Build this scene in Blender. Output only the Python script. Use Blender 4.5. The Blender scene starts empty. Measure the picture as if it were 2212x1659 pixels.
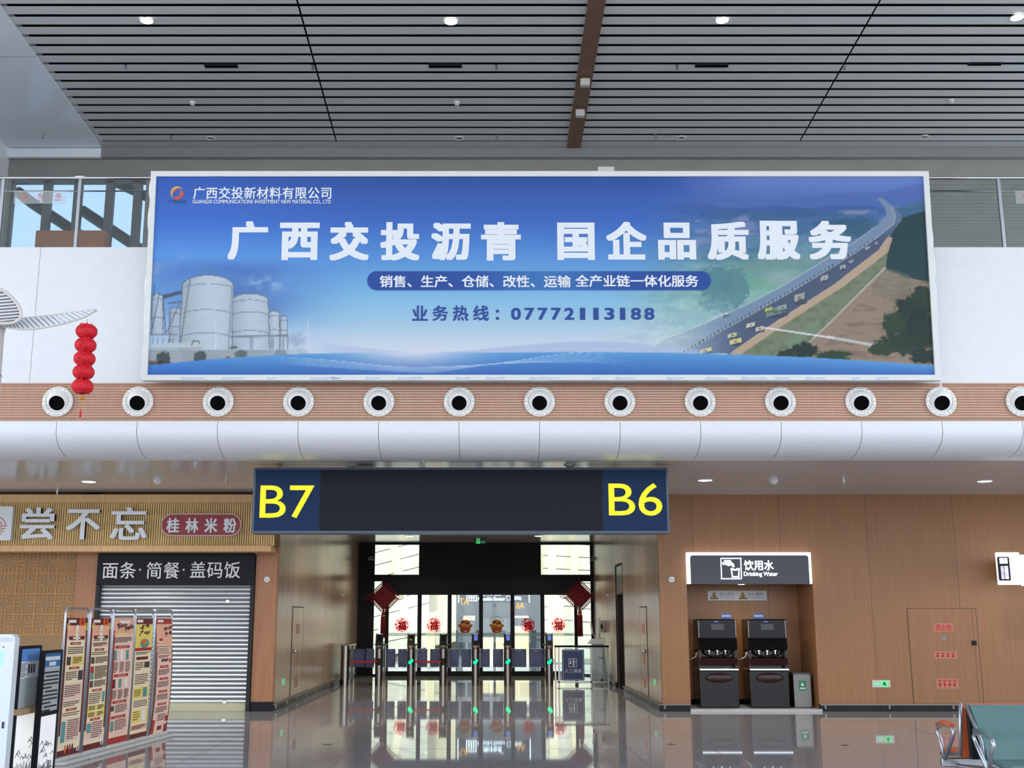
import bpy, bmesh, math, random
import numpy as np
from mathutils import Vector, Matrix
random.seed(7)
SC = bpy.context.scene
COL = SC.collection
PI = math.pi

# ------------------------------------------------------------------ camera
F, UC, VC, EYE = 2450.0, 1055.0, 829.5, 1.6
PITCH = math.atan(511.0 / F)
CS, SN = math.cos(PITCH), math.sin(PITCH)
cam = bpy.data.cameras.new('camera')
cam.sensor_width = 36.0
cam.lens = F / 2212 * 36.0
cam.shift_x = (1106 - UC) / 2212
cam.clip_end = 400
cam_o = bpy.data.objects.new('camera', cam)
cam_o.location = (0, 0, EYE)
cam_o.rotation_euler = (PI / 2 + PITCH, 0, 0)
COL.objects.link(cam_o)
SC.camera = cam_o

# ------------------------------------------------------------------ view, sky, sun
SC.view_settings.view_transform = 'Standard'
SC.view_settings.look = 'None'
SC.view_settings.gamma = 1.0
SC.view_settings.use_curve_mapping = False
SC.view_settings.exposure = 1.4
w = bpy.data.worlds.new('sky')
SC.world = w
w.use_nodes = True
nt = w.node_tree
nt.nodes.clear()
wo = nt.nodes.new('ShaderNodeOutputWorld')
bg = nt.nodes.new('ShaderNodeBackground')
tc = nt.nodes.new('ShaderNodeTexCoord')
sp = nt.nodes.new('ShaderNodeSeparateXYZ')
cr = nt.nodes.new('ShaderNodeValToRGB')
nt.links.new(tc.outputs['Generated'], sp.inputs[0])
nt.links.new(sp.outputs['Z'], cr.inputs[0])
nt.links.new(cr.outputs[0], bg.inputs['Color'])
nt.links.new(bg.outputs[0], wo.inputs[0])
cr.color_ramp.elements[0].position = 0.0
cr.color_ramp.elements[0].color = (0.90, 0.94, 1.0, 1)
cr.color_ramp.elements[1].position = 0.8
cr.color_ramp.elements[1].color = (0.60, 0.76, 1.0, 1)
bg.inputs['Strength'].default_value = 1.15
sun = bpy.data.lights.new('sun', 'SUN')
sun.energy = 1.1
sun.angle = math.radians(3)
sun.color = (1.0, 0.93, 0.80)
sun_o = bpy.data.objects.new('sun', sun)
sun_o.rotation_euler = (math.radians(38), 0, math.radians(-8))
COL.objects.link(sun_o)

# ------------------------------------------------------------------ measuring
def kv(v):
    b = (VC - v) / F
    return (SN + b * CS) / (CS - b * SN)
def dy(v):
    return CS - (VC - v) / F * SN
def Zat(v, Y):
    return EYE + Y * kv(v)
def Xat(u, v, Y):
    return (u - UC) / F / dy(v) * Y
def Yfl(v, z=0.0):
    return (z - EYE) / kv(v)

# ------------------------------------------------------------------ materials
def lin(c):
    return tuple((x / 255 / 12.92) if x / 255 <= 0.04045 else ((x / 255 + 0.055) / 1.055) ** 2.4 for x in c)
def mat(name, rgb, rough=0.5, metal=0.0, spec=0.5, emit=0.0, var=0.06, scale=6.0, alpha=None, trans=0.0, coat=0.0, bump=0.0, bscale=200.0, stretch=None, ecol=None):
    m = bpy.data.materials.new(name)
    m.use_nodes = True
    t = m.node_tree
    p = t.nodes['Principled BSDF']
    c = lin(rgb)
    p.inputs['Base Color'].default_value = (*c, 1)
    p.inputs['Roughness'].default_value = rough
    p.inputs['Metallic'].default_value = metal
    p.inputs['Specular IOR Level'].default_value = spec
    p.inputs['Transmission Weight'].default_value = trans
    p.inputs['Coat Weight'].default_value = coat
    if emit:
        p.inputs['Emission Color'].default_value = (*(lin(ecol) if ecol else c), 1)
        p.inputs['Emission Strength'].default_value = emit
    co = t.nodes.new('ShaderNodeTexCoord')
    mp = t.nodes.new('ShaderNodeMapping')
    t.links.new(co.outputs['Object'], mp.inputs[0])
    if stretch:
        mp.inputs['Scale'].default_value = stretch
    if var and not emit:
        n = t.nodes.new('ShaderNodeTexNoise')
        n.inputs['Scale'].default_value = scale
        n.inputs['Detail'].default_value = 4
        r = t.nodes.new('ShaderNodeValToRGB')
        r.color_ramp.elements[0].position = 0.3
        r.color_ramp.elements[1].position = 0.7
        r.color_ramp.elements[0].color = (*[x * (1 - var) for x in c], 1)
        r.color_ramp.elements[1].color = (*[min(1, x * (1 + var)) for x in c], 1)
        t.links.new(mp.outputs[0], n.inputs['Vector'])
        t.links.new(n.outputs['Fac'], r.inputs[0])
        t.links.new(r.outputs[0], p.inputs['Base Color'])
    if bump:
        n2 = t.nodes.new('ShaderNodeTexNoise')
        n2.inputs['Scale'].default_value = bscale
        b = t.nodes.new('ShaderNodeBump')
        b.inputs['Strength'].default_value = bump
        b.inputs['Distance'].default_value = 0.01
        t.links.new(mp.outputs[0], n2.inputs['Vector'])
        t.links.new(n2.outputs['Fac'], b.inputs['Height'])
        t.links.new(b.outputs[0], p.inputs['Normal'])
    return m
def math_node(t, op, a, b=None):
    n = t.nodes.new('ShaderNodeMath')
    n.operation = op
    for i, x in enumerate((a, b)):
        if x is None:
            continue
        if isinstance(x, (int, float)):
            n.inputs[i].default_value = x
        else:
            t.links.new(x, n.inputs[i])
    return n.outputs[0]
def wood(name, c1, c2, axis, pitch, off=0.0, rough=0.35, tone=0.12, seam=0.006, spec=0.4):
    """upright veneer panels: grain along Z, seams every `pitch` along `axis`, each panel its own tone"""
    m = bpy.data.materials.new(name)
    m.use_nodes = True
    t = m.node_tree
    p = t.nodes['Principled BSDF']
    p.inputs['Roughness'].default_value = rough
    p.inputs['Specular IOR Level'].default_value = spec
    co = t.nodes.new('ShaderNodeTexCoord')
    mp = t.nodes.new('ShaderNodeMapping')
    mp.inputs['Scale'].default_value = (14, 14, 0.5)
    t.links.new(co.outputs['Object'], mp.inputs[0])
    n = t.nodes.new('ShaderNodeTexNoise')
    n.inputs['Scale'].default_value = 2.2
    n.inputs['Detail'].default_value = 6
    n.inputs['Distortion'].default_value = 0.6
    t.links.new(mp.outputs[0], n.inputs['Vector'])
    r = t.nodes.new('ShaderNodeValToRGB')
    r.color_ramp.elements[0].position = 0.3
    r.color_ramp.elements[1].position = 0.7
    r.color_ramp.elements[0].color = (*lin(c1), 1)
    r.color_ramp.elements[1].color = (*lin(c2), 1)
    t.links.new(n.outputs['Fac'], r.inputs[0])
    s = t.nodes.new('ShaderNodeSeparateXYZ')
    t.links.new(co.outputs['Object'], s.inputs[0])
    q = math_node(t, 'DIVIDE', math_node(t, 'SUBTRACT', s.outputs[axis], off), pitch)
    idx = math_node(t, 'FLOOR', q)
    fr = math_node(t, 'FRACT', q)
    wn = t.nodes.new('ShaderNodeTexWhiteNoise')
    wn.noise_dimensions = '1D'
    t.links.new(idx, wn.inputs['W'])
    v = math_node(t, 'ADD', math_node(t, 'MULTIPLY', wn.outputs['Value'], 2 * tone), 1 - tone)
    sm = math_node(t, 'LESS_THAN', fr, seam / pitch)
    v2 = math_node(t, 'MULTIPLY', v, math_node(t, 'SUBTRACT', 1.0, math_node(t, 'MULTIPLY', sm, 0.75)))
    hs = t.nodes.new('ShaderNodeHueSaturation')
    t.links.new(v2, hs.inputs['Value'])
    t.links.new(r.outputs[0], hs.inputs['Color'])
    t.links.new(hs.outputs[0], p.inputs['Base Color'])
    return m
def glass(name, rgb=(235, 245, 245), alpha=0.12, rough=0.0):
    """thin pane: mostly see-through, mirrors at grazing angles"""
    m = bpy.data.materials.new(name)
    m.use_nodes = True
    t = m.node_tree
    t.nodes.clear()
    o = t.nodes.new('ShaderNodeOutputMaterial')
    tr = t.nodes.new('ShaderNodeBsdfTransparent')
    tr.inputs[0].default_value = (*lin(rgb), 1)
    gl = t.nodes.new('ShaderNodeBsdfGlossy')
    gl.inputs['Roughness'].default_value = rough
    lw = t.nodes.new('ShaderNodeFresnel')
    lw.inputs['IOR'].default_value = 1.45
    mx = t.nodes.new('ShaderNodeMixShader')
    t.links.new(math_node(t, 'ADD', lw.outputs[0], alpha), mx.inputs[0])
    t.links.new(tr.outputs[0], mx.inputs[1])
    t.links.new(gl.outputs[0], mx.inputs[2])
    t.links.new(mx.outputs[0], o.inputs[0])
    return m
def paper(name, rgb):
    """thin cut paper or film: lets light from behind glow through"""
    m = bpy.data.materials.new(name)
    m.use_nodes = True
    t = m.node_tree
    t.nodes.clear()
    o = t.nodes.new('ShaderNodeOutputMaterial')
    a = t.nodes.new('ShaderNodeBsdfTransparent')
    d = t.nodes.new('ShaderNodeBsdfDiffuse')
    a.inputs[0].default_value = (*[x ** 0.5 for x in lin(rgb)], 1)
    d.inputs[0].default_value = (*lin(rgb), 1)
    mx = t.nodes.new('ShaderNodeMixShader')
    mx.inputs[0].default_value = 0.8
    t.links.new(d.outputs[0], mx.inputs[1])
    t.links.new(a.outputs[0], mx.inputs[2])
    t.links.new(mx.outputs[0], o.inputs[0])
    return m
def vcol_mat(name, rough=0.45, spec=0.3):
    m = bpy.data.materials.new(name)
    m.use_nodes = True
    t = m.node_tree
    p = t.nodes['Principled BSDF']
    a = t.nodes.new('ShaderNodeVertexColor')
    a.layer_name = 'ink'
    t.links.new(a.outputs[0], p.inputs['Base Color'])
    p.inputs['Roughness'].default_value = rough
    p.inputs['Specular IOR Level'].default_value = spec
    return m

# ------------------------------------------------------------------ shapes
class B:
    def __init__(s):
        s.bm = bmesh.new()
    def face(s, vs, mi=0, sm=False):
        try:
            f = s.bm.faces.new(vs)
            f.material_index = mi
            f.smooth = sm
            return f
        except ValueError:
            return None
    def poly(s, pts, mi=0):
        return s.face([s.bm.verts.new(p) for p in pts], mi)
    def box(s, x0, x1, y0, y1, z0, z1, mi=0, bev=0.0):
        v = [s.bm.verts.new((x, y, z)) for x in (x0, x1) for y in (y0, y1) for z in (z0, z1)]
        fs = [s.face([v[i] for i in q], mi) for q in ((0, 1, 3, 2), (4, 6, 7, 5), (0, 4, 5, 1), (2, 3, 7, 6), (0, 2, 6, 4), (1, 5, 7, 3))]
        if bev:
            es = list({e for f in fs for e in f.edges})
            r = bmesh.ops.bevel(s.bm, geom=es, offset=bev, segments=3, affect='EDGES', profile=0.5)
            for f in r['faces']:
                f.material_index = mi
                f.smooth = True
        return s
    def prism(s, pts, y0, y1, mi=0, axis='y'):
        """outline in the xz plane pushed from y0 to y1 (or another axis)"""
        def P(a, b, c):
            return {'y': (a, c, b), 'x': (c, a, b), 'z': (a, b, c)}[axis]
        lo = [s.bm.verts.new(P(a, b, y0)) for a, b in pts]
        hi = [s.bm.verts.new(P(a, b, y1)) for a, b in pts]
        s.face(lo, mi)
        s.face(hi[::-1], mi)
        n = len(pts)
        for i in range(n):
            s.face([lo[i], hi[i], hi[(i + 1) % n], lo[(i + 1) % n]], mi)
        return s
    def tube(s, pts, r, n=8, mi=0, caps=True):
        pts = [Vector(p) for p in pts]
        rs = r if isinstance(r, (list, tuple)) else [r] * len(pts)
        rings = []
        up = None
        for i, p in enumerate(pts):
            d = (pts[min(i + 1, len(pts) - 1)] - pts[max(i - 1, 0)]).normalized()
            if up is None:
                up = Vector((0, 0, 1)) if abs(d.z) < 0.9 else Vector((1, 0, 0))
            a = d.cross(up).normalized()
            up = a.cross(d).normalized()
            rings.append([s.bm.verts.new(p + (a * math.cos(2 * PI * k / n) + up * math.sin(2 * PI * k / n)) * rs[i]) for k in range(n)])
        for q, w2 in zip(rings, rings[1:]):
            for k in range(n):
                s.face([q[k], q[(k + 1) % n], w2[(k + 1) % n], w2[k]], mi, True)
        if caps:
            s.face(rings[0][::-1], mi)
            s.face(rings[-1], mi)
        return s
    def lathe(s, prof, o=(0, 0, 0), ax=(0, 0, 1), n=24, mi=0, sm=True):
        """profile of (radius, height) turned about ax through o"""
        ax = Vector(ax).normalized()
        a = ax.orthogonal().normalized()
        b = ax.cross(a)
        o = Vector(o)
        rings = []
        for r, h in prof:
            if r < 1e-6:
                rings.append([s.bm.verts.new(o + ax * h)])
            else:
                rings.append([s.bm.verts.new(o + ax * h + (a * math.cos(2 * PI * k / n) + b * math.sin(2 * PI * k / n)) * r) for k in range(n)])
        for p, q in zip(rings, rings[1:]):
            for k in range(n):
                k2 = (k + 1) % n
                if len(p) == 1 and len(q) > 1:
                    s.face([p[0], q[k2], q[k]], mi, sm)
                elif len(q) == 1 and len(p) > 1:
                    s.face([p[k], p[k2], q[0]], mi, sm)
                elif len(p) > 1:
                    s.face([p[k], p[k2], q[k2], q[k]], mi, sm)
        return s
    def cyl(s, c0, c1, r, n=20, mi=0, r1=None):
        d = Vector(c1) - Vector(c0)
        L = d.length
        return s.lathe([(0, 0), (r, 0), (r if r1 is None else r1, L), (0, L)], c0, d, n, mi, False)
    def ball(s, c, r, sc=(1, 1, 1), n=20, mi=0, squash=None):
        m = Matrix.Translation(c) @ Matrix.Diagonal((*sc, 1))
        q = bmesh.ops.create_uvsphere(s.bm, u_segments=n, v_segments=max(8, n // 2), radius=r, matrix=m)
        for v in q['verts']:
            for f in v.link_faces:
                f.material_index = mi
                f.smooth = True
        return s
    def disc(s, c, r, y=None, n=28, mi=0):
        return s.poly([(c[0] + r * math.cos(-2 * PI * k / n), c[1], c[2] + r * math.sin(-2 * PI * k / n)) for k in range(n)][::-1], mi)
    def add(s, other, mi=0):
        me = bpy.data.meshes.new('tmp')
        other.to_mesh(me)
        n0 = len(s.bm.faces)
        s.bm.from_mesh(me)
        s.bm.faces.ensure_lookup_table()
        for f in s.bm.faces[n0:]:
            f.material_index = mi
        bpy.data.meshes.remove(me)
        other.free()
        return s
def world_loc(o):
    v = Vector((0, 0, 0))
    while o is not None:
        v += o.location
        o = o.parent
    return v
def obj(name, b, mats, parent=None, local=False):
    """one mesh object; shapes given in world metres unless local (then in the parent's frame)"""
    me = bpy.data.meshes.new(name)
    if parent is not None and not local:
        bmesh.ops.translate(b.bm, verts=b.bm.verts, vec=-world_loc(parent))
    b.bm.to_mesh(me)
    b.bm.free()
    for m in (mats if isinstance(mats, (list, tuple)) else [mats]):
        me.materials.append(m)
    o = bpy.data.objects.new(name, me)
    COL.objects.link(o)
    o.parent = parent
    return o
def tag(o, label, cat, group=None, kind=None):
    o['label'] = label
    o['category'] = cat
    if group:
        o['group'] = group
    if kind:
        o['kind'] = kind
    return o
def thing(name, label, cat, loc=(0, 0, 0), rz=0.0, group=None, rx=0.0):
    o = bpy.data.objects.new(name, None)
    o.empty_display_size = 0.1
    COL.objects.link(o)
    o.location = loc
    o.rotation_euler = (rx, 0, rz)
    return tag(o, label, cat, group)
def struct(name, b, mats, label=None, parent=None, cat=None):
    o = obj(name, b, mats, parent)
    if parent is None:
        o['kind'] = 'structure'
        if label:
            o['label'] = label
            o['category'] = cat or name.split('_')[0]
    return o
def dup(root, loc, label=None, rz=None):
    r = root.copy()
    COL.objects.link(r)
    r.location = loc
    if rz is not None:
        r.rotation_euler = (0, 0, rz)
    if label:
        r['label'] = label
    for ch in list(root.children):
        c = ch.copy()
        COL.objects.link(c)
        c.parent = r
        for g in list(ch.children):
            d = g.copy()
            COL.objects.link(d)
            d.parent = c
    return r
def text(body, x0, x1, z0, z1, y, depth=0.004, bold=0.0, gap=1.0, mirror=False, shear=0.0):
    """lettering in the xz plane facing -y, fitted to a box"""
    c = bpy.data.curves.new('lettering', 'FONT')
    c.body = body
    c.size = 1
    c.space_character = gap
    c.shear = shear
    c.extrude = 0.5
    c.resolution_u = 4
    o = bpy.data.objects.new('lettering', c)
    COL.objects.link(o)
    me = bpy.data.meshes.new_from_object(o.evaluated_get(bpy.context.evaluated_depsgraph_get()))
    bpy.data.objects.remove(o)
    bpy.data.curves.remove(c)
    bm = bmesh.new()
    bm.from_mesh(me)
    bpy.data.meshes.remove(me)
    if bold:     # heavier strokes: the outline stepped out to every side
        base = bm.copy()
        for k, (du, dv) in enumerate(((1, 1), (1, -1), (-1, 1), (-1, -1), (1, 0), (-1, 0), (0, 1), (0, -1))):
            cp = base.copy()
            bmesh.ops.translate(cp, verts=cp.verts, vec=(bold * du, 0.7 * bold * dv, -0.02 * (k + 1)))
            me = bpy.data.meshes.new('tmp')
            cp.to_mesh(me)
            cp.free()
            bm.from_mesh(me)
            bpy.data.meshes.remove(me)
        base.free()
    xs = [v.co.x for v in bm.verts]
    ys = [v.co.y for v in bm.verts]
    ax, bx, ay, by = min(xs), max(xs), min(ys), max(ys)
    for v in bm.verts:
        fx = (v.co.x - ax) / (bx - ax)
        fz = (v.co.y - ay) / (by - ay)
        if mirror:
            fx = 1 - fx
        v.co = (x0 + fx * (x1 - x0), y - (v.co.z + 0.5) * depth, z0 + fz * (z1 - z0))
    bmesh.ops.recalc_face_normals(bm, faces=bm.faces)
    return bm
def pxtext(body, u0, u1, v0, v1, Y, **k):
    """lettering measured on an upright plane facing the camera"""
    vm = (v0 + v1) / 2
    return text(body, Xat(u0, vm, Y), Xat(u1, vm, Y), Zat(v1, Y), Zat(v0, Y), Y, **k)
def pxbox(b, u0, u1, v0, v1, Y0, Y1, mi=0, bev=0.0):
    vm = (v0 + v1) / 2
    return b.box(Xat(u0, vm, Y0), Xat(u1, vm, Y0), Y0, Y1, Zat(v1, Y0), Zat(v0, Y0), mi, bev)
def rrect(x0, x1, z0, z1, r, n=6):
    p = []
    for cx, cz, a in ((x1 - r, z1 - r, 0), (x0 + r, z1 - r, PI / 2), (x0 + r, z0 + r, PI), (x1 - r, z0 + r, 1.5 * PI)):
        for k in range(n + 1):
            t = a + PI / 2 * k / n
            p.append((cx + r * math.cos(t), cz + r * math.sin(t)))
    return p
def lamp(name, loc, power, size=0.15, cone=None, color=(1, 0.9, 0.75), parent=None):
    l = bpy.data.lights.new(name, 'SPOT')
    l.energy = power
    l.spot_size = math.radians(cone or 110)
    l.spot_blend = 0.6
    l.shadow_soft_size = size
    l.color = color
    o = bpy.data.objects.new(name, l)
    COL.objects.link(o)
    o.parent = parent
    o.location = loc if parent is None else Vector(loc) - world_loc(parent)
    return o

# ------------------------------------------------------------------ palette
M = {}
M['white'] = mat('white_panel', (226, 228, 232), 0.3, var=0.02)
M['white_gloss'] = mat('white_gloss', (228, 231, 236), 0.38, var=0.0)
M['offwhite'] = mat('offwhite_frame', (222, 224, 222), 0.4, var=0.03)
M['soffit'] = mat('polished_soffit', (196, 197, 202), 0.15, spec=0.9, var=0.03, scale=0.6)
M['slat'] = mat('grey_slat', (205, 208, 210), 0.5, var=0.05, scale=3, stretch=(1, 12, 1))
M['black'] = mat('matt_black', (18, 19, 21), 0.6, var=0.0)
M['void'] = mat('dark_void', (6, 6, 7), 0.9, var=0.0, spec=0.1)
M['blackmetal'] = mat('black_aluminium', (15, 17, 22), 0.5, var=0.05, spec=0.25)
M['greyband'] = mat('grey_bulkhead', (132, 132, 132), 0.5, var=0.03)
M['greylip'] = mat('light_grey_border', (190, 192, 194), 0.45, var=0.03)
M['greywall'] = mat('grey_cladding', (140, 140, 136), 0.55, var=0.06, scale=2, bump=0.25, bscale=60)
M['leftpanel'] = mat('pale_panel', (226, 234, 242), 0.22, var=0.02)
M['beam'] = mat('brown_beam', (112, 84, 68), 0.5, var=0.04)
M['steel'] = mat('brushed_steel', (190, 190, 188), 0.22, metal=1.0, var=0.05, scale=10, stretch=(20, 20, 1))
M['gatesteel'] = mat('gate_steel', (142, 138, 132), 0.24, metal=1.0, var=0.06, scale=8, stretch=(20, 20, 1))
M['chrome'] = mat('chrome', (215, 218, 222), 0.08, metal=1.0, var=0.0)
M['alu'] = mat('aluminium_tube', (175, 178, 184), 0.3, metal=0.8, var=0.0)
M['yellow'] = mat('lit_yellow', (255, 242, 0), 0.5, emit=0.5)
M['navy'] = mat('navy_sign_face', (24, 48, 84), 0.5, spec=0.15, var=0.02)
M['led'] = mat('led_matrix', (36, 38, 46), 0.7, spec=0.15, var=0.03, scale=20)
M['signframe'] = mat('sign_frame', (62, 76, 94), 0.35, metal=0.3, var=0.0)
M['glass'] = glass('clear_glass', (240, 247, 246), 0.02)
M['railglass'] = glass('rail_glass', (238, 242, 242), 0.015)
M['tintglass'] = glass('tinted_glass', (120, 130, 140), 0.03)
M['lampdisc'] = mat('lit_lamp', (255, 250, 235), 0.5, emit=14)
M['lamptrim'] = mat('lamp_trim', (220, 220, 218), 0.4, var=0.0)
M['signwhite'] = mat('lit_white', (235, 245, 255), 0.5, emit=0.75)
M['red'] = mat('red_silk', (214, 8, 34), 0.55, var=0.1, scale=30)
M['darkred'] = mat('dark_red_cord', (124, 14, 34), 0.6, var=0.1, scale=40)
M['gold'] = mat('gold_plastic', (214, 140, 40), 0.35, metal=0.3, var=0.05)
M['plasticgrey'] = mat('grey_plastic', (196, 196, 192), 0.45, var=0.02)
M['green_lit'] = mat('lit_green', (0, 240, 120), 0.5, emit=1.4)
M['exitgreen'] = mat('lit_exit_green', (70, 205, 120), 0.5, emit=0.34)
M['bluescreen'] = mat('lit_blue_screen', (86, 106, 190), 0.4, emit=0.28)
M['screenoff'] = mat('dark_screen', (12, 14, 16), 0.12, var=0.0)
M['flapblue'] = mat('blue_flap', (28, 42, 96), 0.35, var=0.02)
M['signblue'] = mat('blue_board', (26, 52, 104), 0.4, var=0.02)
M['ink_white'] = mat('white_ink', (226, 230, 236), 0.5, var=0.0)
M['ink_dark'] = mat('dark_ink', (50, 42, 44), 0.6, var=0.0)
M['ink_red'] = mat('red_ink', (190, 40, 40), 0.6, var=0.0)
M['lip'] = mat('dull_lip', (112, 106, 102), 0.3, metal=0.7, var=0.05)
M['darksteel'] = mat('dark_steel', (104, 102, 100), 0.35, metal=0.9, var=0.08, scale=10, stretch=(20, 20, 1))
M['sill'] = mat('black_skirting', (11, 12, 15), 0.3, var=0.05, spec=0.2)

# ================================================================== the hall
YW = 21.2            # plane of the shop front and of the timber wall
XL, XR = -3.9, 3.15  # side walls of the gate passage
YG = 34.6            # glazed wall at the end of the passage
YF = 15.5            # front of the gallery parapet
ZS = 3.91            # polished soffit under the gallery
M['floor'] = mat('polished_granite', (166, 163, 164), 0.03, spec=0.66, var=0.10, scale=60)
M['wood_front'] = wood('veneer_front', (142, 97, 60), (154, 108, 69), 'X', 1.62, 0.55, 0.36, 0.04, 0.008)
M['wood_side'] = wood('veneer_side', (156, 132, 112), (178, 152, 130), 'Y', 0.62, 0.1, 0.22, 0.10, 0.008, 0.55)  # greyer base colour carries the veneer's grazing sheen
M['wood_shop'] = wood('veneer_shop', (154, 104, 72), (172, 120, 84), 'X', 3.0, 0.1, 0.4, 0.02, 0.006)
M['maple'] = wood('pale_maple', (214, 168, 116), (228, 184, 132), 'X', 2.4, 0, 0.4, 0.03, 0.005)

b = B()
b.box(-16, 16, -14, 34.9, -0.2, 0.0)
struct('floor', b, M['floor'])
# joints of the granite slabs: thin dark inlays
b = B()
for x in (-7.2, -3.55, -1.75, 0.02, 1.8, 2.85, 6.4, 9.9):
    b.box(x - 0.004, x + 0.004, 6, 34.4, 0, 0.0008)
for y in (9.2, 11.2, 13.15, 15.1, 17.0, 19.0, 21.0, 24.2, 28.0):
    b.box(-12, 12, y - 0.004, y + 0.004, 0, 0.0008)
struct('trim_1', b, mat('slab_joint', (84, 80, 78), 0.2, var=0))
b = B()
b.box(-80, 80, -120, 120, -0.6, -0.25)
struct('ground', b, mat('outside_paving', (190, 184, 172), 0.8, var=0.06, scale=0.5))

# sloping slatted ceiling
def Zc(y):
    return 10.75 + 0.056 * (21.5 - y)
SL = math.atan(0.056)
b = B()
xs0 = [-7.65, -2.99, 1.52], [-3.0 + 0.04, 1.52, 0]
y = 20.75
while y > -11.5:
    y1, y0 = y - 0.0, y - 0.210
    for xa, xb in ((-7.65, -2.995), (-2.965, 1.55), (1.82, 6.085), (6.115, 15.9)):
        v = [(xa, y0, Zc(y0)), (xb, y0, Zc(y0)), (xb, y1, Zc(y1)), (xa, y1, Zc(y1))]
        lo = [b.bm.verts.new(p) for p in v]
        hi = [b.bm.verts.new((p[0], p[1], p[2] + 0.004)) for p in v]
        b.face(lo[::-1], 0)
        for i in range(4):
            b.face([lo[i], lo[(i + 1) % 4], hi[(i + 1) % 4], hi[i]], 0)
    y -= 0.287
b.poly([(-16, -12, Zc(-12) + 0.3), (16, -12, Zc(-12) + 0.3), (16, 22.4, Zc(22.4) + 0.3), (-16, 22.4, Zc(22.4) + 0.3)], 1)
b.poly([(-16, -12, Zc(-12) + 0.4), (-16, 22.4, Zc(22.4) + 0.4), (16, 22.4, Zc(22.4) + 0.4), (16, -12, Zc(-12) + 0.4)], 1)
struct('ceiling', b, [M['slat'], M['void']])
# pale panels along the left edge of the slats
b = B()
for ya, yb in ((-12, -2), (-1.99, 4), (4.01, 9.5), (9.51, 13.6), (13.61, 17.65), (17.66, 21.0)):
    b.poly([(-16, ya, Zc(ya) - 0.03), (-16, yb, Zc(yb) - 0.03), (-7.65, yb, Zc(yb) - 0.03), (-7.65, ya, Zc(ya) - 0.03)], 0)
    b.poly([(-7.65, ya, Zc(ya) - 0.03), (-7.65, yb, Zc(yb) - 0.03), (-7.65, yb, Zc(yb) + 0.15), (-7.65, ya, Zc(ya) + 0.15)], 0)
struct('trim_2', b, M['leftpanel'])
# light border and grey bulkhead at the far end of the slats
b = B()
b.poly([(-7.65, 20.76, Zc(20.76) - 0.01), (-7.65, 21.05, Zc(21.05) - 0.01), (16, 21.05, Zc(21.05) - 0.01), (16, 20.76, Zc(20.76) - 0.01)], 0)
b.box(-7.65, 16, 20.99, 21.06, 10.55, Zc(21) - 0.02, 1)
b.box(-10, -7.65, 20.99, 21.06, 10.55, Zc(21) - 0.04, 2)
b.box(-10, 16, 21.06, 21.3, 10.54, 10.62, 1)
struct('trim_3', b, [M['greylip'], M['greyband'], M['leftpanel']])
# brown beam under the slats
b = B()
n0 = [(1.55, 1.82)]
yb0, yb1 = -11.5, 20.95
lo = [b.bm.verts.new(p) for p in ((1.55, yb0, Zc(yb0) - 0.05), (1.82, yb0, Zc(yb0) - 0.05), (1.82, yb1, Zc(yb1) - 0.05), (1.55, yb1, Zc(yb1) - 0.05))]
hi = [b.bm.verts.new((p.co.x, p.co.y, p.co.z + 0.19)) for p in lo]
b.face(lo[::-1]); b.face(hi)
for i in range(4):
    b.face([lo[i], lo[(i + 1) % 4], hi[(i + 1) % 4], hi[i]])
struct('trim_4', b, M['beam'])

# gallery: back wall with a built stand-in for reflected windows, side wall, deck
b = B()
wx0, wx1, wz0, wz1 = -9.42, -6.75, 7.1, 10.12
b.box(-10, wx0, 21.1, 21.3, 4.15, 10.62)
b.box(wx1, 16, 21.1, 21.3, 4.15, 10.62)
b.box(wx0, wx1, 21.1, 21.3, 4.15, wz0)
b.box(wx0, wx1, 21.1, 21.3, wz1, 10.62)
struct('wall_back_upper', b, M['greywall'])
b = B()
b.box(-9.7, -9.5, 15.62, 21.1, 6.0, 10.85)
struct('wall_left_upper', b, M['white'])
b = B()
b.box(-16, 16, 16.2, 34.6, ZS, 4.12)
struct('ceiling_lower', b, M['soffit'])
b = B()
b.box(-16, 16, 15.66, 21.1, 5.9, 6.1)
struct('floor_upper', b, M['white'])
wroot = thing('window_1', 'tall bluish window with dark diagonal braces, built in place of a reflection in the glass railing', 'window', (wx0, 21.1, wz0))
wroot['kind'] = 'structure'
b = B()
for x in (wx0, -8.78, -8.18, -7.55, -7.0):
    b.box(x, x + 0.16 if x > wx0 else x + 0.06, 21.12, 21.22, wz0, wz1)
b.box(wx0, wx1, 21.12, 21.22, wz1 - 0.06, wz1)
obj('frame', b, mat('grey_mullion', (92, 98, 102), 0.5), wroot)
b = B()
b.tube([(-9.42, 21.4, 10.0), (-9.1, 21.4, 9.75), (-7.9, 21.4, 8.95), (-6.8, 21.4, 7.9)], 0.11, 8)
b.tube([(-8.1, 21.4, 9.6), (-6.75, 21.4, 8.7)], 0.11, 8)
b.tube([(-7.7, 21.4, 10.3), (-6.75, 21.4, 9.85)], 0.1, 8)
obj('brace', b, mat('brace_steel', (70, 72, 72), 0.5), wroot)
b = B()
b.box(wx0, wx1, 21.16, 21.17, wz0, wz1)
obj('pane', b, glass('reflection_pane', (196, 208, 220), 0.0), wroot)
tag(obj('reflection_board', B().box(Xat(76, 510, 20.5), Xat(226, 510, 20.5), 20.5, 20.8, 6.1, Zat(497, 20.5), bev=0.02), mat('orange_board', (176, 112, 72), 0.5)), 'orange brown board built in place of a reflection low in the glass gallery railing', 'board')  # orange patch of the railing reflection, built as a board

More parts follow.
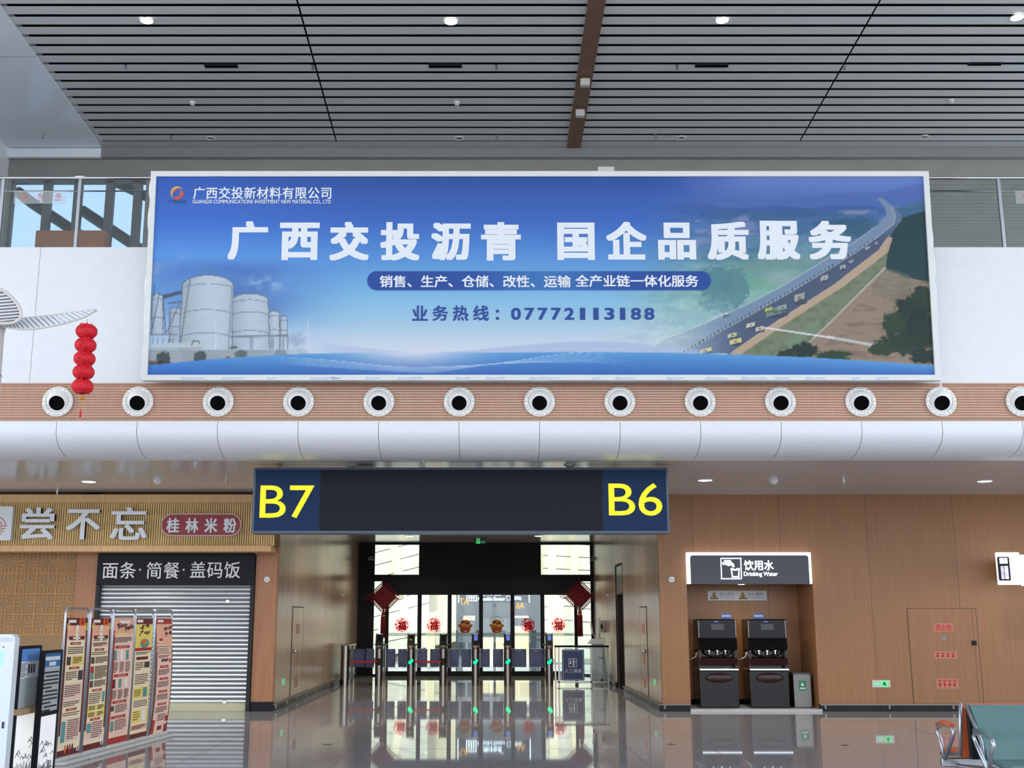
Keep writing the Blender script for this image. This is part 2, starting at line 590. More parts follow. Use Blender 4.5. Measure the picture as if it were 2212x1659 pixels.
# parapet, slatted belt, curved fascia
b = B()
xs = [-12.2, -8.5, -6.41, -4.8, -2.6, -0.4, 1.8, 4.0, 6.2, 8.5, 12.2]
for xa, xb in zip(xs, xs[1:]):
    b.box(xa + 0.004, xb - 0.004, YF, YF + 0.15, Zat(827, YF), Zat(535, YF + 0.02))
b.box(-12.2, 12.2, YF + 0.012, YF + 0.14, Zat(827, YF), Zat(537, YF), 1)
struct('wall_front_upper', b, [M['white'], M['plasticgrey']])
zt, zb = Zat(826, YF), Zat(911, YF)
b = B()
b.box(-12.2, 12.2, YF + 0.01, YF + 0.12, zb, zt, 1)
nb = 15
pt = (zt - zb) / nb
for i in range(nb):
    z = zb + pt * i
    e = 0.18 if i in (0, nb - 1) else 0.5
    b.box(-12.2, 12.2, YF - 0.018, YF + 0.01, z + (0.02 if i == 0 else e * pt / 2), z + pt - (0.02 if i == nb - 1 else e * pt / 2), 0)
struct('trim_5', b, [wood('belt_timber', (178, 120, 84), (194, 136, 100), 'X', 1.116, 0.55, 0.45, 0.05, 0.004), mat('belt_groove', (240, 232, 226), 0.5, var=0.0)])
prof = [(YF, zb)]
zf = 3.86
for k in range(15):
    a = PI / 2 * k / 14
    prof.append((YF + 0.62 * (1 - math.cos(a)), zf + (zb - 0.12 - zf) * (1 - math.sin(a))))
prof += [(YF + 0.75, zf), (YF + 0.75, zb)]
b = B()
dx = 1.1155
x0 = Xat(992, 869, YF)
xe = [-12.2] + [x0 + dx * (i - 0.0) for i in range(-8, 10)] + [12.2]
for xa, xb in zip(xe, xe[1:]):
    if xb - xa < 0.1:
        continue
    lo = [b.bm.verts.new((xa + 0.003, p, q)) for p, q in prof]
    hi = [b.bm.verts.new((xb - 0.003, p, q)) for p, q in prof]
    for i in range(len(prof)):
        j = (i + 1) % len(prof)
        f = b.face([lo[i], lo[j], hi[j], hi[i]])
        if f and 0 < i < 15:
            f.smooth = True
struct('trim_6', b, M['white_gloss'])

# ------------------------------------------------------------------ shop wall, timber wall, passage
zl0 = Zat(1415, YW)
xa, xb_, xc, xd = Xat(160, 1300, YW), Xat(207, 1300, YW), Xat(550, 1300, YW), XL
zsh = Zat(1194, YW)
b = B()
b.box(xa, xb_, YW, YW + 0.2, 0, ZS, 0)
b.box(xc, xd, YW, YW + 0.2, 0.16, ZS, 0)
b.box(-16, xc, YW, YW + 0.2, zsh, ZS, 0)
b.box(-16, xa, YW, YW + 0.2, 0, zl0, 1)
b.box(xb_ - 0.05, xc + 0.05, YW + 0.3, YW + 0.4, 0, zsh, 3)  # unseen dark panel added to block light behind the shutter
b.box(-16, xa, YW + 0.06, YW + 0.2, zl0, zsh, 2)
struct('wall_front_left', b, [M['wood_shop'], mat('shop_beige', (206, 178, 146), 0.5), mat('lattice_backing', (150, 120, 84), 0.7, bump=0.6, bscale=26, var=0.05), M['void']])
# carved lattice panels
b = B()
cs = 0.372
zz = zsh
r0 = 0.0095
x = xa - cs
gx = []
while x > -10.3:
    gx.append(x)
    x -= cs
nz = int((zsh - zl0) / cs)
for x in gx:
    for k in range(nz):
        z = zsh - cs * (k + 1)
        cx, cz = x + cs / 2, z + cs / 2
        yb = YW + 0.055
        for (p, q) in (((x, z), (x + cs, z)), ((x, z), (x, z + cs))):
            b.tube([(p[0], yb, p[1]), (q[0], yb, q[1])], r0 * 1.2, 4, caps=False)
        s = cs * 0.20
        t = cs * 0.09
        for sx in (-1, 1):
            for sz in (-1, 1):
                b.tube([(cx + sx * t, yb, cz + sz * 0.44 * cs), (cx + sx * t, yb, cz + sz * s), (cx + sx * s, yb, cz + sz * t), (cx + sx * 0.44 * cs, yb, cz + sz * t)], r0, 4, caps=False)
                b.tube([(cx + sx * 0.42 * cs, yb, cz + sz * 0.24 * cs), (cx + sx * 0.28 * cs, yb, cz + sz * 0.28 * cs), (cx + sx * 0.24 * cs, yb, cz + sz * 0.42 * cs)], r0, 4, caps=False)
struct('trim_7', b, mat('lattice_timber', (212, 158, 98), 0.5))
b = B()
b.box(xc + 0.01, XL + 0.02, YW - 0.012, YW + 0.1, 0, 0.165)
struct('baseboard_front', b, M['sill'])

nx0, nx1, nzt, ny1 = 3.65, 5.97, 2.27, 22.3
b = B()
b.box(XR, nx0, YW, YW + 0.14, 0.12, ZS)
b.box(nx1, 14, YW, YW + 0.14, 0.12, ZS)
b.box(nx0, nx1, YW, YW + 0.14, nzt, ZS)
b.box(nx0 - 0.06, nx0, YW + 0.14, ny1 + 0.1, 0, nzt + 0.1)
b.box(nx1, nx1 + 0.06, YW + 0.14, ny1 + 0.1, 0, nzt + 0.1)
b.box(nx0, nx1, ny1, ny1 + 0.1, 0.1, nzt + 0.1)
b.box(nx0, nx1, YW + 0.14, ny1, nzt, nzt + 0.1)
struct('wall_front_right', b, M['wood_front'])
b = B()
b.box(nx0, nx1, ny1 - 0.02, ny1 + 0.1, 0, 0.14)
b.box(nx0 - 0.02, nx1 + 0.02, YW - 0.1, ny1, 0.0, 0.045, 1)
struct('trim_8', b, [M['sill'], mat('stone_plinth', (176, 176, 174), 0.3)])
def skirting(name, path):
    """raised black recess under a rounded steel lip, with steel pegs, along the way given"""
    b = B()
    for (p, q, nrm) in path:
        p, q, nrm = Vector((*p, 0)), Vector((*q, 0)), Vector((*nrm, 0))
        d = q - p
        for (o0, o1, za, zb2, mi) in ((-0.0, 0.04, 0.0, 0.112, 0), (0.0, 0.075, 0.108, 0.128, 1)):
            c = [p + nrm * o0, q + nrm * o0, q + nrm * o1, p + nrm * o1]
            lo = [b.bm.verts.new((v.x, v.y, za)) for v in c]
            hi = [b.bm.verts.new((v.x, v.y, zb2)) for v in c]
            b.face(lo[::-1], mi); b.face(hi, mi)
            for i in range(4):
                b.face([lo[i], lo[(i + 1) % 4], hi[(i + 1) % 4], hi[i]], mi)
        L = d.length
        k = 0.09
        while k < L:
            c = p + d * (k / L) + nrm * 0.05
            b.cyl((c.x, c.y, 0.045), (c.x, c.y, 0.105), 0.022, 10, 1)
            k += 1.15
    bmesh.ops.recalc_face_normals(b.bm, faces=b.bm.faces)
    return struct(name, b, [M['sill'], M['lip']])
skirting('baseboard_right', [((nx1, YW), (14, YW), (0, -1)), ((XR - 0.07, YW), (nx0 - 0.02, YW), (0, -1)), ((XR, YW - 0.07), (XR, 26.95), (-1, 0)), ((XR, 28.6), (XR, 34.4), (-1, 0))])
skirting('baseboard_left', [((XL, YW - 0.01), (XL, 34.3), (1, 0))])

oy0, oy1, ozt = 27.05, 28.5, 2.9
b = B()
b.box(XL - 0.2, XL, YW + 0.2, YG + 0.2, 0, ZS)
struct('wall_inner_left', b, M['wood_side'])
b = B()
b.box(XR, XR + 0.2, YW + 0.14, oy0, 0.0, ZS)
b.box(XR, XR + 0.2, oy1, YG + 0.2, 0.0, ZS)
b.box(XR, XR + 0.2, oy0, oy1, ozt, ZS)
struct('wall_inner_right', b, M['wood_side'])
b = B()
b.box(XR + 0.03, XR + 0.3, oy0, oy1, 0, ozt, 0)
b.box(XR - 0.005, XR + 0.02, oy0 - 0.05, oy0, 0, ozt + 0.05, 1)
b.box(XR - 0.005, XR + 0.02, oy1, oy1 + 0.05, 0, ozt + 0.05, 1)
b.box(XR - 0.005, XR + 0.02, oy0, oy1, ozt, ozt + 0.05, 1)
b.box(XR + 0.01, XR + 0.03, oy0 + 0.01, oy1 - 0.01, 2.25, ozt, 2)
b.box(XR + 0.0, XR + 0.03, oy0, oy1, 2.21, 2.25, 1)
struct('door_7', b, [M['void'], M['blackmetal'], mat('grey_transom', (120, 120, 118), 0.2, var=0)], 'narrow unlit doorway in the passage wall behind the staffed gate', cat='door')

# flush doors of the hydrant and service cupboards in the passage and in the timber wall
def flush(name, side, y0, y1, zt, label):
    """cupboard door set flush in a passage wall"""
    r = thing(name, label, 'cupboard door', (XL if side < 0 else XR, (y0 + y1) / 2, 0.13))
    r['kind'] = 'structure'
    x = XL if side < 0 else XR
    s = 1 if side < 0 else -1
    b = B()
    b.box(min(x, x + s * 0.008), max(x, x + s * 0.008), y0, y1, 0.135, zt)
    obj('door_leaf', b, M['wood_side'], r)
    b = B()
    for ya, yb in ((y0 - 0.02, y0), (y1, y1 + 0.02)):
        b.box(min(x, x + s * 0.009), max(x, x + s * 0.009), ya, yb, 0.135, zt + 0.02)
    b.box(min(x, x + s * 0.009), max(x, x + s * 0.009), y0, y1, zt, zt + 0.02)
    obj('door_seam', b, M['black'], r)
    obj('door_handle', B().ball((x + s * 0.055, y0 + 0.1, 1.0), 0.045, n=12), M['steel'], r)
    nm = mat('faded_notice', (150, 112, 100) if side < 0 else (176, 120, 96), 0.5)
    for z in (1.34, 0.72, 0.28):
        obj('notice', B().box(min(x, x + s * 0.011), max(x, x + s * 0.011), (y0 + y1) / 2 - 0.2, (y0 + y1) / 2 + 0.2, z, z + 0.2 if z > 1 else z + 0.22), nm, r)
    return r
flush('door_8', -1, 23.05, 24.35, 1.86, 'flush cupboard door with three faded notices in the passage wall by the shop')
flush('door_9', 1, 23.05, 24.0, 1.86, 'flush cupboard door with faded notices in the passage wall beside the drinking water niche')
r = thing('door_10', 'flush timber hydrant door with three red notices and a small lock', 'cupboard door', (Xat(2040, 1400, YW), YW, 0.13))
r['kind'] = 'structure'
hx0, hx1, hz1 = Xat(1966, 1400, YW), Xat(2114, 1400, YW), Zat(1315, YW)
obj('door_leaf', B().box(hx0, hx1, YW - 0.006, YW, 0.135, hz1), M['wood_front'], r)
b = B()
b.box(hx0 - 0.012, hx0, YW - 0.007, YW, 0.135, hz1 + 0.012)
b.box(hx1, hx1 + 0.012, YW - 0.007, YW, 0.135, hz1 + 0.012)
b.box(hx0, hx1, YW - 0.007, YW, hz1, hz1 + 0.012)
obj('door_seam', b, mat('seam', (86, 66, 50), 0.6, var=0), r)
for u0, u1, v0, v1, s in ((2020, 2056, 1348, 1363, '消火栓'), (2021, 2065, 1409, 1421, ''), (2026, 2068, 1468, 1486, '')):
    b = B()
    pxbox(b, u0 - 3, u1 + 3, v0 - 2, v1 + 2, YW - 0.008, YW - 0.006)
    p = obj('notice', b, mat('notice_film', (176, 112, 88), 0.4, var=0), r)
    if s:
        b = B().add(pxtext(s, u0, u1, v0, v1, YW - 0.008, depth=0.002, bold=0.02))
    else:       # worn characters, no longer readable
        b = B()
        for k in range(4):
            q = u0 + (u1 - u0) * k / 4
            pxbox(b, q + 1, q + 8, v0 + 1, v0 + 3.5, YW - 0.010, YW - 0.008)
            pxbox(b, q + 3.5, q + 6, v0 + 3.5, v1 - 1, YW - 0.010, YW - 0.008)
            pxbox(b, q + 1.5, q + 8, (v0 + v1) / 2 + 1, (v0 + v1) / 2 + 3, YW - 0.010, YW - 0.008)
    obj('lettering', b, M['ink_red'], p)
b = B()
pxbox(b, 2034, 2045, 1375, 1383, YW - 0.012, YW - 0.006, bev=0.003)
obj('alarm_badge', b, mat('badge_grey', (120, 130, 132), 0.4), r)
b = B()
pxbox(b, 2100, 2110, 1384, 1394, YW - 0.03, YW - 0.006, bev=0.005)
obj('lock', b, M['blackmetal'], r)

# ------------------------------------------------------------------ glazed end wall
def gx_(u, v=1350):
    return Xat(u, v, YG)
def gz_(v):
    return Zat(v, YG)
b = B()
b.box(XL, gx_(803), YG - 0.1, YG + 0.25, 0, ZS)
b.box(gx_(1281), XR, YG - 0.1, YG + 0.25, 0, ZS)
b.box(gx_(803), gx_(1281), YG - 0.1, YG + 0.15, gz_(1173), ZS)
b.box(gx_(803), gx_(1281), YG - 0.05, YG + 0.15, gz_(1252), gz_(1244))
b.box(gx_(825), gx_(1255), YG - 0.22, YG + 0.15, gz_(1284), gz_(1246))
b.box(gx_(907), gx_(1166), YG - 0.12, YG + 0.1, gz_(1246), gz_(1168))
struct('trim_9', b, M['blackmetal'])
def lite(i, u0, u1, v0, v1, label):
    r = thing('window_%d' % i, label, 'window', (gx_((u0 + u1) / 2), YG, gz_(v1)))
    r['kind'] = 'structure'
    x0, x1, z0, z1 = gx_(u0), gx_(u1), gz_(v1), gz_(v0)
    b = B()
    f = 0.05
    b.box(x0, x0 + f, YG, YG + 0.1, z0, z1); b.box(x1 - f, x1, YG, YG + 0.1, z0, z1)
    b.box(x0 + f, x1 - f, YG, YG + 0.1, z1 - f, z1); b.box(x0 + f, x1 - f, YG, YG + 0.1, z0, z0 + f)
    obj('frame', b, M['blackmetal'], r)
    obj('pane', B().box(x0 + f, x1 - f, YG + 0.04, YG + 0.05, z0 + f, z1 - f), M['glass'], r)
lite(2, 803, 907, 1173, 1245, 'clear pane above the doors on the left of the black panel')
lite(3, 1166, 1281, 1173, 1245, 'clear pane above the doors on the right of the black panel')
lite(4, 803, 835, 1252, 1460, 'narrow sidelight behind the left red knot')
lite(5, 1244, 1281, 1252, 1460, 'narrow sidelight behind the right red knot')

# ------------------------------------------------------------------ the six glass doors
M['paper_red'] = paper('papercut_red', (255, 58, 88))
M['paper_gold'] = paper('papercut_gold', (212, 146, 60))
M['frost'] = paper('frosted_strip', (214, 222, 216))
M['letter_yellow'] = mat('yellow_letter', (236, 170, 20), 0.5, emit=0.45)
edges = [835, 906, 971, 1039, 1107, 1172, 1245]
stick = [868, 937, 1005, 1073, 1140, 1206]
for i in range(6):
    r = thing('door_%d' % (i + 1), ['glass door leaf with a round red papercut, leftmost of the six', 'glass door leaf with a round red papercut, second of the six', 'glass door leaf with a gold and red basket sticker below a mirrored A7', 'glass door leaf with a gold and red basket sticker, in the middle of the doors', 'glass door leaf with a round red papercut below a mirrored A6', 'glass door leaf with a round red papercut, next to the right red knot'][i], 'door', (gx_(stick[i]), YG, 0))
    r['kind'] = 'structure'
    x0, x1, z0, z1 = gx_(edges[i]), gx_(edges[i + 1]), 0.02, gz_(1283)
    f = 0.06
    fr = 0.13 if i == 3 else f
    b = B()
    b.box(x0, x0 + f, YG - 0.03, YG + 0.03, z0, z1)
    b.box(x1 - f, x1, YG - 0.03, YG + 0.03, z0, z1)
    b.box(x0 + f, x1 - f, YG - 0.03, YG + 0.03, z0, gz_(1450))
    b.box(x0 + f, x1 - f, YG - 0.03, YG + 0.03, z1 - 0.03, z1)
    obj('frame', b, M['blackmetal'], r)
    obj('pane', B().box(x0 + f, x1 - f, YG - 0.005, YG + 0.005, gz_(1450), z1 - 0.03), M['glass'], r)
    obj('safety_strip', B().box(x0 + f, x1 - f, YG - 0.008, YG - 0.006, gz_(1374), gz_(1367)), M['frost'], r)
    cx, cz, y = gx_(stick[i]), gz_(1350), YG - 0.012
    b = B()
    if i in (2, 3):
        w_, h_ = 0.225, 0.23
        b.prism([(cx - w_, cz - 0.02), (cx - 0.2, cz + 0.03), (cx - 0.15, cz + 0.01), (cx - 0.13, cz + 0.12), (cx - 0.04, cz + 0.15), (cx + 0.06, cz + 0.15), (cx + 0.14, cz + 0.11), (cx + 0.15, cz + 0.01), (cx + 0.2, cz + 0.03), (cx + w_, cz - 0.02), (cx + 0.17, cz - 0.08), (cx + 0.13, cz - h_ + 0.02), (cx + 0.08, cz - h_), (cx - 0.08, cz - h_), (cx - 0.13, cz - h_ + 0.02), (cx - 0.17, cz - 0.08)], y - 0.002, y, 0)
        b.prism([(cx - 0.13, cz - 0.06), (cx + 0.13, cz - 0.06), (cx + 0.12, cz - 0.2), (cx + 0.07, cz - 0.22), (cx - 0.07, cz - 0.22), (cx - 0.12, cz - 0.2)], y - 0.004, y - 0.002, 1)
        for sx in (-1, 1):
            ex, ez = cx + sx * 0.065, cz + 0.03 - (sx > 0) * 0.03
            b.prism([(ex + 0.058 * math.cos(t), ez + 0.05 * math.sin(t)) for t in [k * PI / 8 for k in range(16)]], y - 0.006, y - 0.004, 2)
            b.prism([(ex + 0.066 * math.cos(t), ez + 0.025 + 0.045 * math.sin(t)) for t in [k * PI / 8 for k in range(9)]], y - 0.008, y - 0.006, 3)
        b.tube([(cx + 0.2 * math.cos(t), y, cz + 0.08 + 0.17 * math.sin(t)) for t in [k * PI / 10 for k in range(11)]], 0.006, 4)
        b.prism([(cx - 0.035, cz - 0.195), (cx + 0.05, cz - 0.195), (cx + 0.04, cz - 0.175), (cx - 0.03, cz - 0.175)], y - 0.006, y - 0.004, 4)
        obj('sticker', b, [M['paper_gold'], paper('sticker_red', (232, 138, 104)), paper('sticker_skin', (255, 236, 216)), paper('sticker_brown', (160, 96, 70)), M['ink_white']], r)
    else:
        R = 0.208
        n = 40
        for ra, rb in ((R, R - 0.012), (R - 0.035, R - 0.045)):
            for k in range(n):
                a0, a1 = 2 * PI * k / n, 2 * PI * (k + 1) / n
                b.poly([(cx + ra * math.cos(a0), y, cz + ra * math.sin(a0)), (cx + ra * math.cos(a1), y, cz + ra * math.sin(a1)), (cx + rb * math.cos(a1), y, cz + rb * math.sin(a1)), (cx + rb * math.cos(a0), y, cz + rb * math.sin(a0))])
        rr = random.Random(i)
        for k in range(150):
            a, q = rr.random() * 2 * PI, 0.07 + 0.12 * rr.random() ** 0.7
            px_, pz_, s = cx + q * math.cos(a), cz + q * math.sin(a), 0.006 + 0.010 * rr.random()
            b.prism([(px_ + s * 1.5 * math.cos(t + a), pz_ + s * math.sin(t + a)) for t in (0, 1.26, 2.5, 3.77, 5.0)], y - 0.001, y)
        b.add(text('福', cx - 0.12, cx + 0.13, cz - 0.15, cz + 0.11, y, depth=0.002, bold=0.045))
        obj('sticker', b, M['paper_red'], r)
    if i in (2, 4):
        s, u0, u1, v0, v1 = ('A7', 993, 1013, 1292, 1307) if i == 2 else ('A6', 1115, 1133, 1301, 1315)
        obj('lettering', B().add(text(s, gx_(u0), gx_(u1), gz_(v1), gz_(v0), YG + 0.02, depth=0.002, bold=0.02, mirror=True)), M['letter_yellow'], r)
struct('trim_10', B().box(gx_(803), gx_(1281), YG - 0.02, YG + 0.08, 0.0, 0.02), M['blackmetal'])

# ------------------------------------------------------------------ beyond the doors
M['cream'] = mat('cream_wall', (246, 230, 190), 0.7, var=0.02)
M['panelwhite'] = mat('white_cladding', (222, 216, 194), 0.6, var=0.03)
b = B()
b.box(-20, 20, 52, 52.3, -0.3, 14)
struct('wall_far', b, M['cream'])
def facade(name, x0, x1, slope, top, Y, ribs):
    b = B()
    ph = 0.55
    k = -14
    while k * ph < 12:
        pts = []
        for x in (x0, x1):
            pts.append((x, k * ph + slope * (x - x0)))
        lo0, lo1 = pts[0][1], pts[1][1]
        z00, z01 = max(0, lo0), max(0, lo1)
        t0, t1 = lo0 + ph - 0.03, lo1 + ph - 0.03
        ta, tb = min(t0, top(x0)), min(t1, top(x1))
        if ta > z00 + 0.02 and tb > z01 + 0.02:
            b.prism([(x0, z00), (x1, z01), (x1, tb), (x0, ta)], Y, Y + 0.3, 0)
        k += 1
    b.box(x0, x1, Y + 0.25, Y + 0.3, 0, min(top(x0), top(x1)), 2)
    for xr, lean in ribs:
        zt_ = top(xr)
        b.prism([(xr, 0), (xr + 0.35, 0), (xr + 0.35 + lean * zt_, zt_), (xr + lean * zt_, zt_)], Y - 0.12, Y + 0.02, 1)
    return struct(name, b, [M['panelwhite'], M['cream'], mat('cladding_joint', (120, 116, 104), 0.8, var=0)])
YO = 46.0
xo = lambda u: Xat(u, 1330, YO)
facade('wall_outer_left', xo(770), xo(992), 0.2, lambda x: Zat(1345, YO) + (Zat(1311, YO) - Zat(1345, YO)) * (x - xo(835)) / (xo(985) - xo(835)), YO, ((xo(922), -0.02), (xo(955), -0.02)))
facade('wall_far_left', xo(760), xo(915), 0.25, lambda x: 9.0, YO + 4, ((xo(868), -0.18),))
facade('wall_far_right', xo(1185), xo(1330), -0.05, lambda x: 9.0, YO + 4, ((xo(1192), 0.02), (xo(1236), 0.06)))
facade('wall_outer_right', xo(1199), xo(1238), -0.05, lambda x: Zat(1306, YO), YO, ((xo(1197), 0.01),))
# lift shaft on the platform
r = thing('elevator_shaft', 'grey framed platform lift shaft standing beyond the glass doors', 'elevator', (Xat(1070, 1400, 42.5), 42.5, -0.25))
M['shaft'] = mat('shaft_grey', (74, 80, 86), 0.4, var=0.03)
b = B()
for u0, u1 in ((985, 1000), (1026, 1034), (1106, 1112), (1143, 1168)):
    b.box(Xat(u0, 1380, 42.5), Xat(u1, 1380, 42.5), 42.5, 42.9, -0.25, 6.5)
obj('frame', b, M['shaft'], r)
b = B()
b.box(Xat(992, 1320, 42.5), Xat(1160, 1320, 42.5), 42.6, 42.9, Zat(1330, 42.5), 6.6)
obj('head_panel', b, mat('shaft_head', (96, 102, 108), 0.4, var=0.03), r)
b = B()
b.box(Xat(1034, 1350, 42.5), Xat(1106, 1350, 42.5), 42.7, 42.8, Zat(1377, 42.5), Zat(1330, 42.5))
b.box(Xat(1000, 1350, 42.5), Xat(1026, 1350, 42.5), 42.7, 42.8, 0.2, Zat(1340, 42.5))
b.box(Xat(1112, 1350, 42.5), Xat(1143, 1350, 42.5), 42.7, 42.8, 1.4, Zat(1335, 42.5))
obj('pane', b, mat('shaft_pane', (142, 148, 150), 0.2, var=0.04), r)
b = B()
b.cyl((Xat(1068, 1307, 42.4), 42.59, Zat(1307, 42.4)), (Xat(1068, 1307, 42.4), 42.5, Zat(1307, 42.4)), 0.07, 20)
obj('floor_disc', b, M['navy'], r)
b = B()
b.box(Xat(1066, 1350, 42.5), Xat(1071, 1350, 42.5), 42.55, 42.75, -0.2, Zat(1308, 42.5))
obj('post', b, M['shaft'], r)
# hanging direction board outside
YS = 38.5
r = thing('hanging_sign', 'dark hanging board with lit accessible elevator lettering behind the glass doors', 'sign', (Xat(1066, 1290, YS), YS, Zat(1301, YS)))
b = B()
b.box(Xat(988, 1290, YS), Xat(1146, 1290, YS), YS, YS + 0.15, Zat(1302, YS), Zat(1258, YS), bev=0.01)
obj('board', b, mat('board_grey', (58, 64, 72), 0.35, var=0), r)
b = B()
for u in (990, 1142):
    pxbox(b, u, u + 2, 1259, 1302, YS - 0.01, YS)
pxbox(b, 990, 1144, 1258, 1260, YS - 0.01, YS)
for (u0, u1, v0, v1) in ((1008, 1030, 1276, 1278), (1008, 1030, 1297, 1299), (1008, 1010, 1278, 1297), (1028, 1030, 1278, 1297)):
    pxbox(b, u0, u1, v0, v1, YS - 0.01, YS)
for u in (1014, 1019, 1024):
    b.ball((Xat(u, 1285, YS), YS - 0.006, Zat(1283, YS)), 0.03, (1, 0.2, 1), 8)
    pxbox(b, u - 1.4, u + 1.4, 1286, 1295, YS - 0.01, YS)
for (u0, u1, v0, v1) in ((1094, 1103, 1287, 1288), (1094, 1103, 1296, 1297), (1094, 1095, 1288, 1296), (1102, 1103, 1288, 1296)):
    pxbox(b, u0, u1, v0, v1, YS - 0.01, YS)
obj('edge_light', b, M['signwhite'], r)
b = B()
b.add(pxtext('无障碍电梯', 1036, 1083, 1276, 1287, YS, depth=0.006, bold=0.015))
b.add(pxtext('Accessible Elevator', 1031, 1091, 1289.5, 1297.5, YS, depth=0.006, bold=0.01))
b.add(pxtext('(进站)', 1108, 1126, 1288, 1297, YS, depth=0.006, bold=0.015))
obj('lettering', b, M['signwhite'], r)
b = B()
for u in (1010, 1124):
    b.cyl((Xat(u, 1290, YS), YS + 0.07, Zat(1258, YS)), (Xat(u, 1290, YS), YS + 0.07, 6.2), 0.02, 8)
obj('hanger', b, M['steel'], r)
struct('ceiling_outer', B().box(-6, 6, YS - 0.6, YS + 0.6, 6.2, 6.35), M['greyband'])

# ------------------------------------------------------------------ ticket gates
YT = 29.4
ARROW = [(-0.045, -0.045), (0.02, -0.045), (0.035, -0.01), (0.035, 0.0), (0.055, 0.0), (0.05, 0.055), (-0.005, 0.045), (0.012, 0.03), (-0.02, 0.022), (-0.045, 0.012)]
def turnstile(u, lit, flaps, label, screen):
    """flaps: pixel spans (u0, u1) of the gate's own wings, measured where they hang"""
    X = Xat(u, 1430, YT)
    r = thing('turnstile', label, 'ticket gate', (X, YT, 0), group='ticket gates')
    b = B()
    pts = [(0.095 * math.cos(t), 0.095 + 0.095 * math.sin(t)) for t in [PI + k * PI / 12 for k in range(13)]]
    b.prism(pts + [(0.095, 0.42), (-0.095, 0.42)], 0, 0.97, axis='z')
    bmesh.ops.recalc_face_normals(b.bm, faces=b.bm.faces)
    obj('pedestal', b, M['gatesteel'], r, True)
    obj('rear_pedestal', B().box(-0.05, 0.05, 1.25, 1.5, 0, 0.965), M['gatesteel'], r, True)
    obj('top_cover', B().box(-0.098, 0.098, 0.0, 1.52, 0.965, 1.0, bev=0.012), M['blackmetal'], r, True)
    obj('side_glass', B().box(-0.008, 0.008, 0.42, 1.25, 0.12, 0.96), M['glass'], r, True)
    h = B()
    h.prism([(0.02, 1.0), (0.10, 1.0), (0.20, 1.275), (0.14, 1.275)], -0.095, 0.095, axis='x')
    bmesh.ops.recalc_face_normals(h.bm, faces=h.bm.faces)
    hd = obj('reader_head', h, M['blackmetal'], r, True)
    q = B()
    q.poly([(-0.04, 0.0506, 1.105), (0.055, 0.0506, 1.105), (0.055, 0.099, 1.237), (-0.04, 0.099, 1.237)])
    bmesh.ops.translate(q.bm, verts=q.bm.verts, vec=(0, -0.0035, 0))
    obj('screen', q, {'blue': M['bluescreen'], 'off': M['screenoff'], 'text': M['screenoff']}[screen], hd, True)
    if screen == 'text':
        q = B()
        for k in range(4):
            q.box(-0.035, 0.035 - 0.02 * (k % 2), 0.052 + k * 0.008, 0.056 + k * 0.008, 1.115 + k * 0.02, 1.122 + k * 0.02)
        obj('lettering', q, M['yellow'], hd, True)
    q = B()
    q.prism([(0.118, 1.255), (0.134, 1.252), (0.142, 1.272), (0.126, 1.275)], -0.065, 0.065, axis='x')
    obj('light_bar', q, M['ink_white'], hd, True)
    b = B()
    b.prism([(-0.08, 0.99), (0.08, 0.99), (0.066, 0.93), (0.03, 0.895), (-0.03, 0.895), (-0.066, 0.93)], -0.012, 0.03)
    rd = obj('card_reader', b, M['signblue'], r, True)
    q = B()
    q.box(-0.055, 0.055, -0.016, -0.012, 0.955, 0.978)
    obj('reader_strip', q, mat('reader_yellow', (196, 170, 70), 0.5, var=0) if 'rdy' not in M else M['rdy'], rd, True)
    if screen != 'off':
        obj('digits', B().box(-0.022, 0.022, -0.017, -0.012, 0.925, 0.938), M['digits'], rd, True)
    if lit:
        b = B()
        b.disc((0, -0.004, 0.585), 0.066)
        dsc = obj('direction_indicator', b, M['blackmetal'], r, True)
        obj('lit_arrow', B().prism([(x * 1.15, 0.585 + z * 1.15) for x, z in ARROW], -0.01, -0.005), M['green_lit'], dsc, True)
    for (u0, u1) in flaps:
        yF = YT + 0.75
        x0, x1 = Xat(u0, 1421, yF) - X, Xat(u1, 1421, yF) - X
        z0, z1 = Zat(1441, yF), Zat(1402, yF)
        b = B()
        b.prism(rrect(x0, x1, z0, z1, 0.015, 3), 0.748, 0.752)
        inner = -1 if x1 < 0 else 1
        fl = obj('flap', b, M['flapblue'], r, True)
        q = B()
        xm = (x0 + x1) / 2
        q.prism([(min(x0, 0), z0 - 0.012), (max(x1, 0), z0 - 0.012), (max(x1, 0), z1 + 0.012), (min(x0, 0), z1 + 0.012)], 0.7535, 0.7565)
        obj('clear_wing', q, M['glass'], fl, True)
        q = B()
        wd = x1 - x0
        for j in range(4):
            q.box(xm - 0.2 * wd + j * 0.11 * wd, xm - 0.2 * wd + j * 0.11 * wd + 0.07 * wd, 0.745, 0.747, z1 - 0.045, z1 - 0.025)
        for j in range(2):
            q.box(xm - 0.1 * wd + j * 0.12 * wd, xm - 0.1 * wd + j * 0.12 * wd + 0.07 * wd, 0.745, 0.747, z1 - 0.075, z1 - 0.055)
        rr = random.Random(int(u0))
        for j in range(4):
            xx = x0 + wd * (0.18 + 0.19 * j)
            zz = z1 - 0.11
            zend = z0 + 0.03 + rr.random() * 0.13
            while zz > zend:
                q.box(xx, xx + 0.012, 0.745, 0.747, zz - 0.013, zz)
                zz -= 0.018
        obj('lettering', q, mat('faint_white', (150, 156, 186), 0.5, var=0) if 'faint' not in M else M['faint'], fl, True)
    return r
M['rdy'] = mat('reader_yellow', (196, 170, 70), 0.5, var=0)
M['faint'] = mat('faint_white', (150, 156, 186), 0.5, var=0)
M['digits'] = mat('lit_digits', (255, 60, 80), 0.5, emit=1.2)
turnstile(818, False, [(790, 808), (834, 854)], 'steel ticket gate with a blank screen, first from the left wall', 'off')
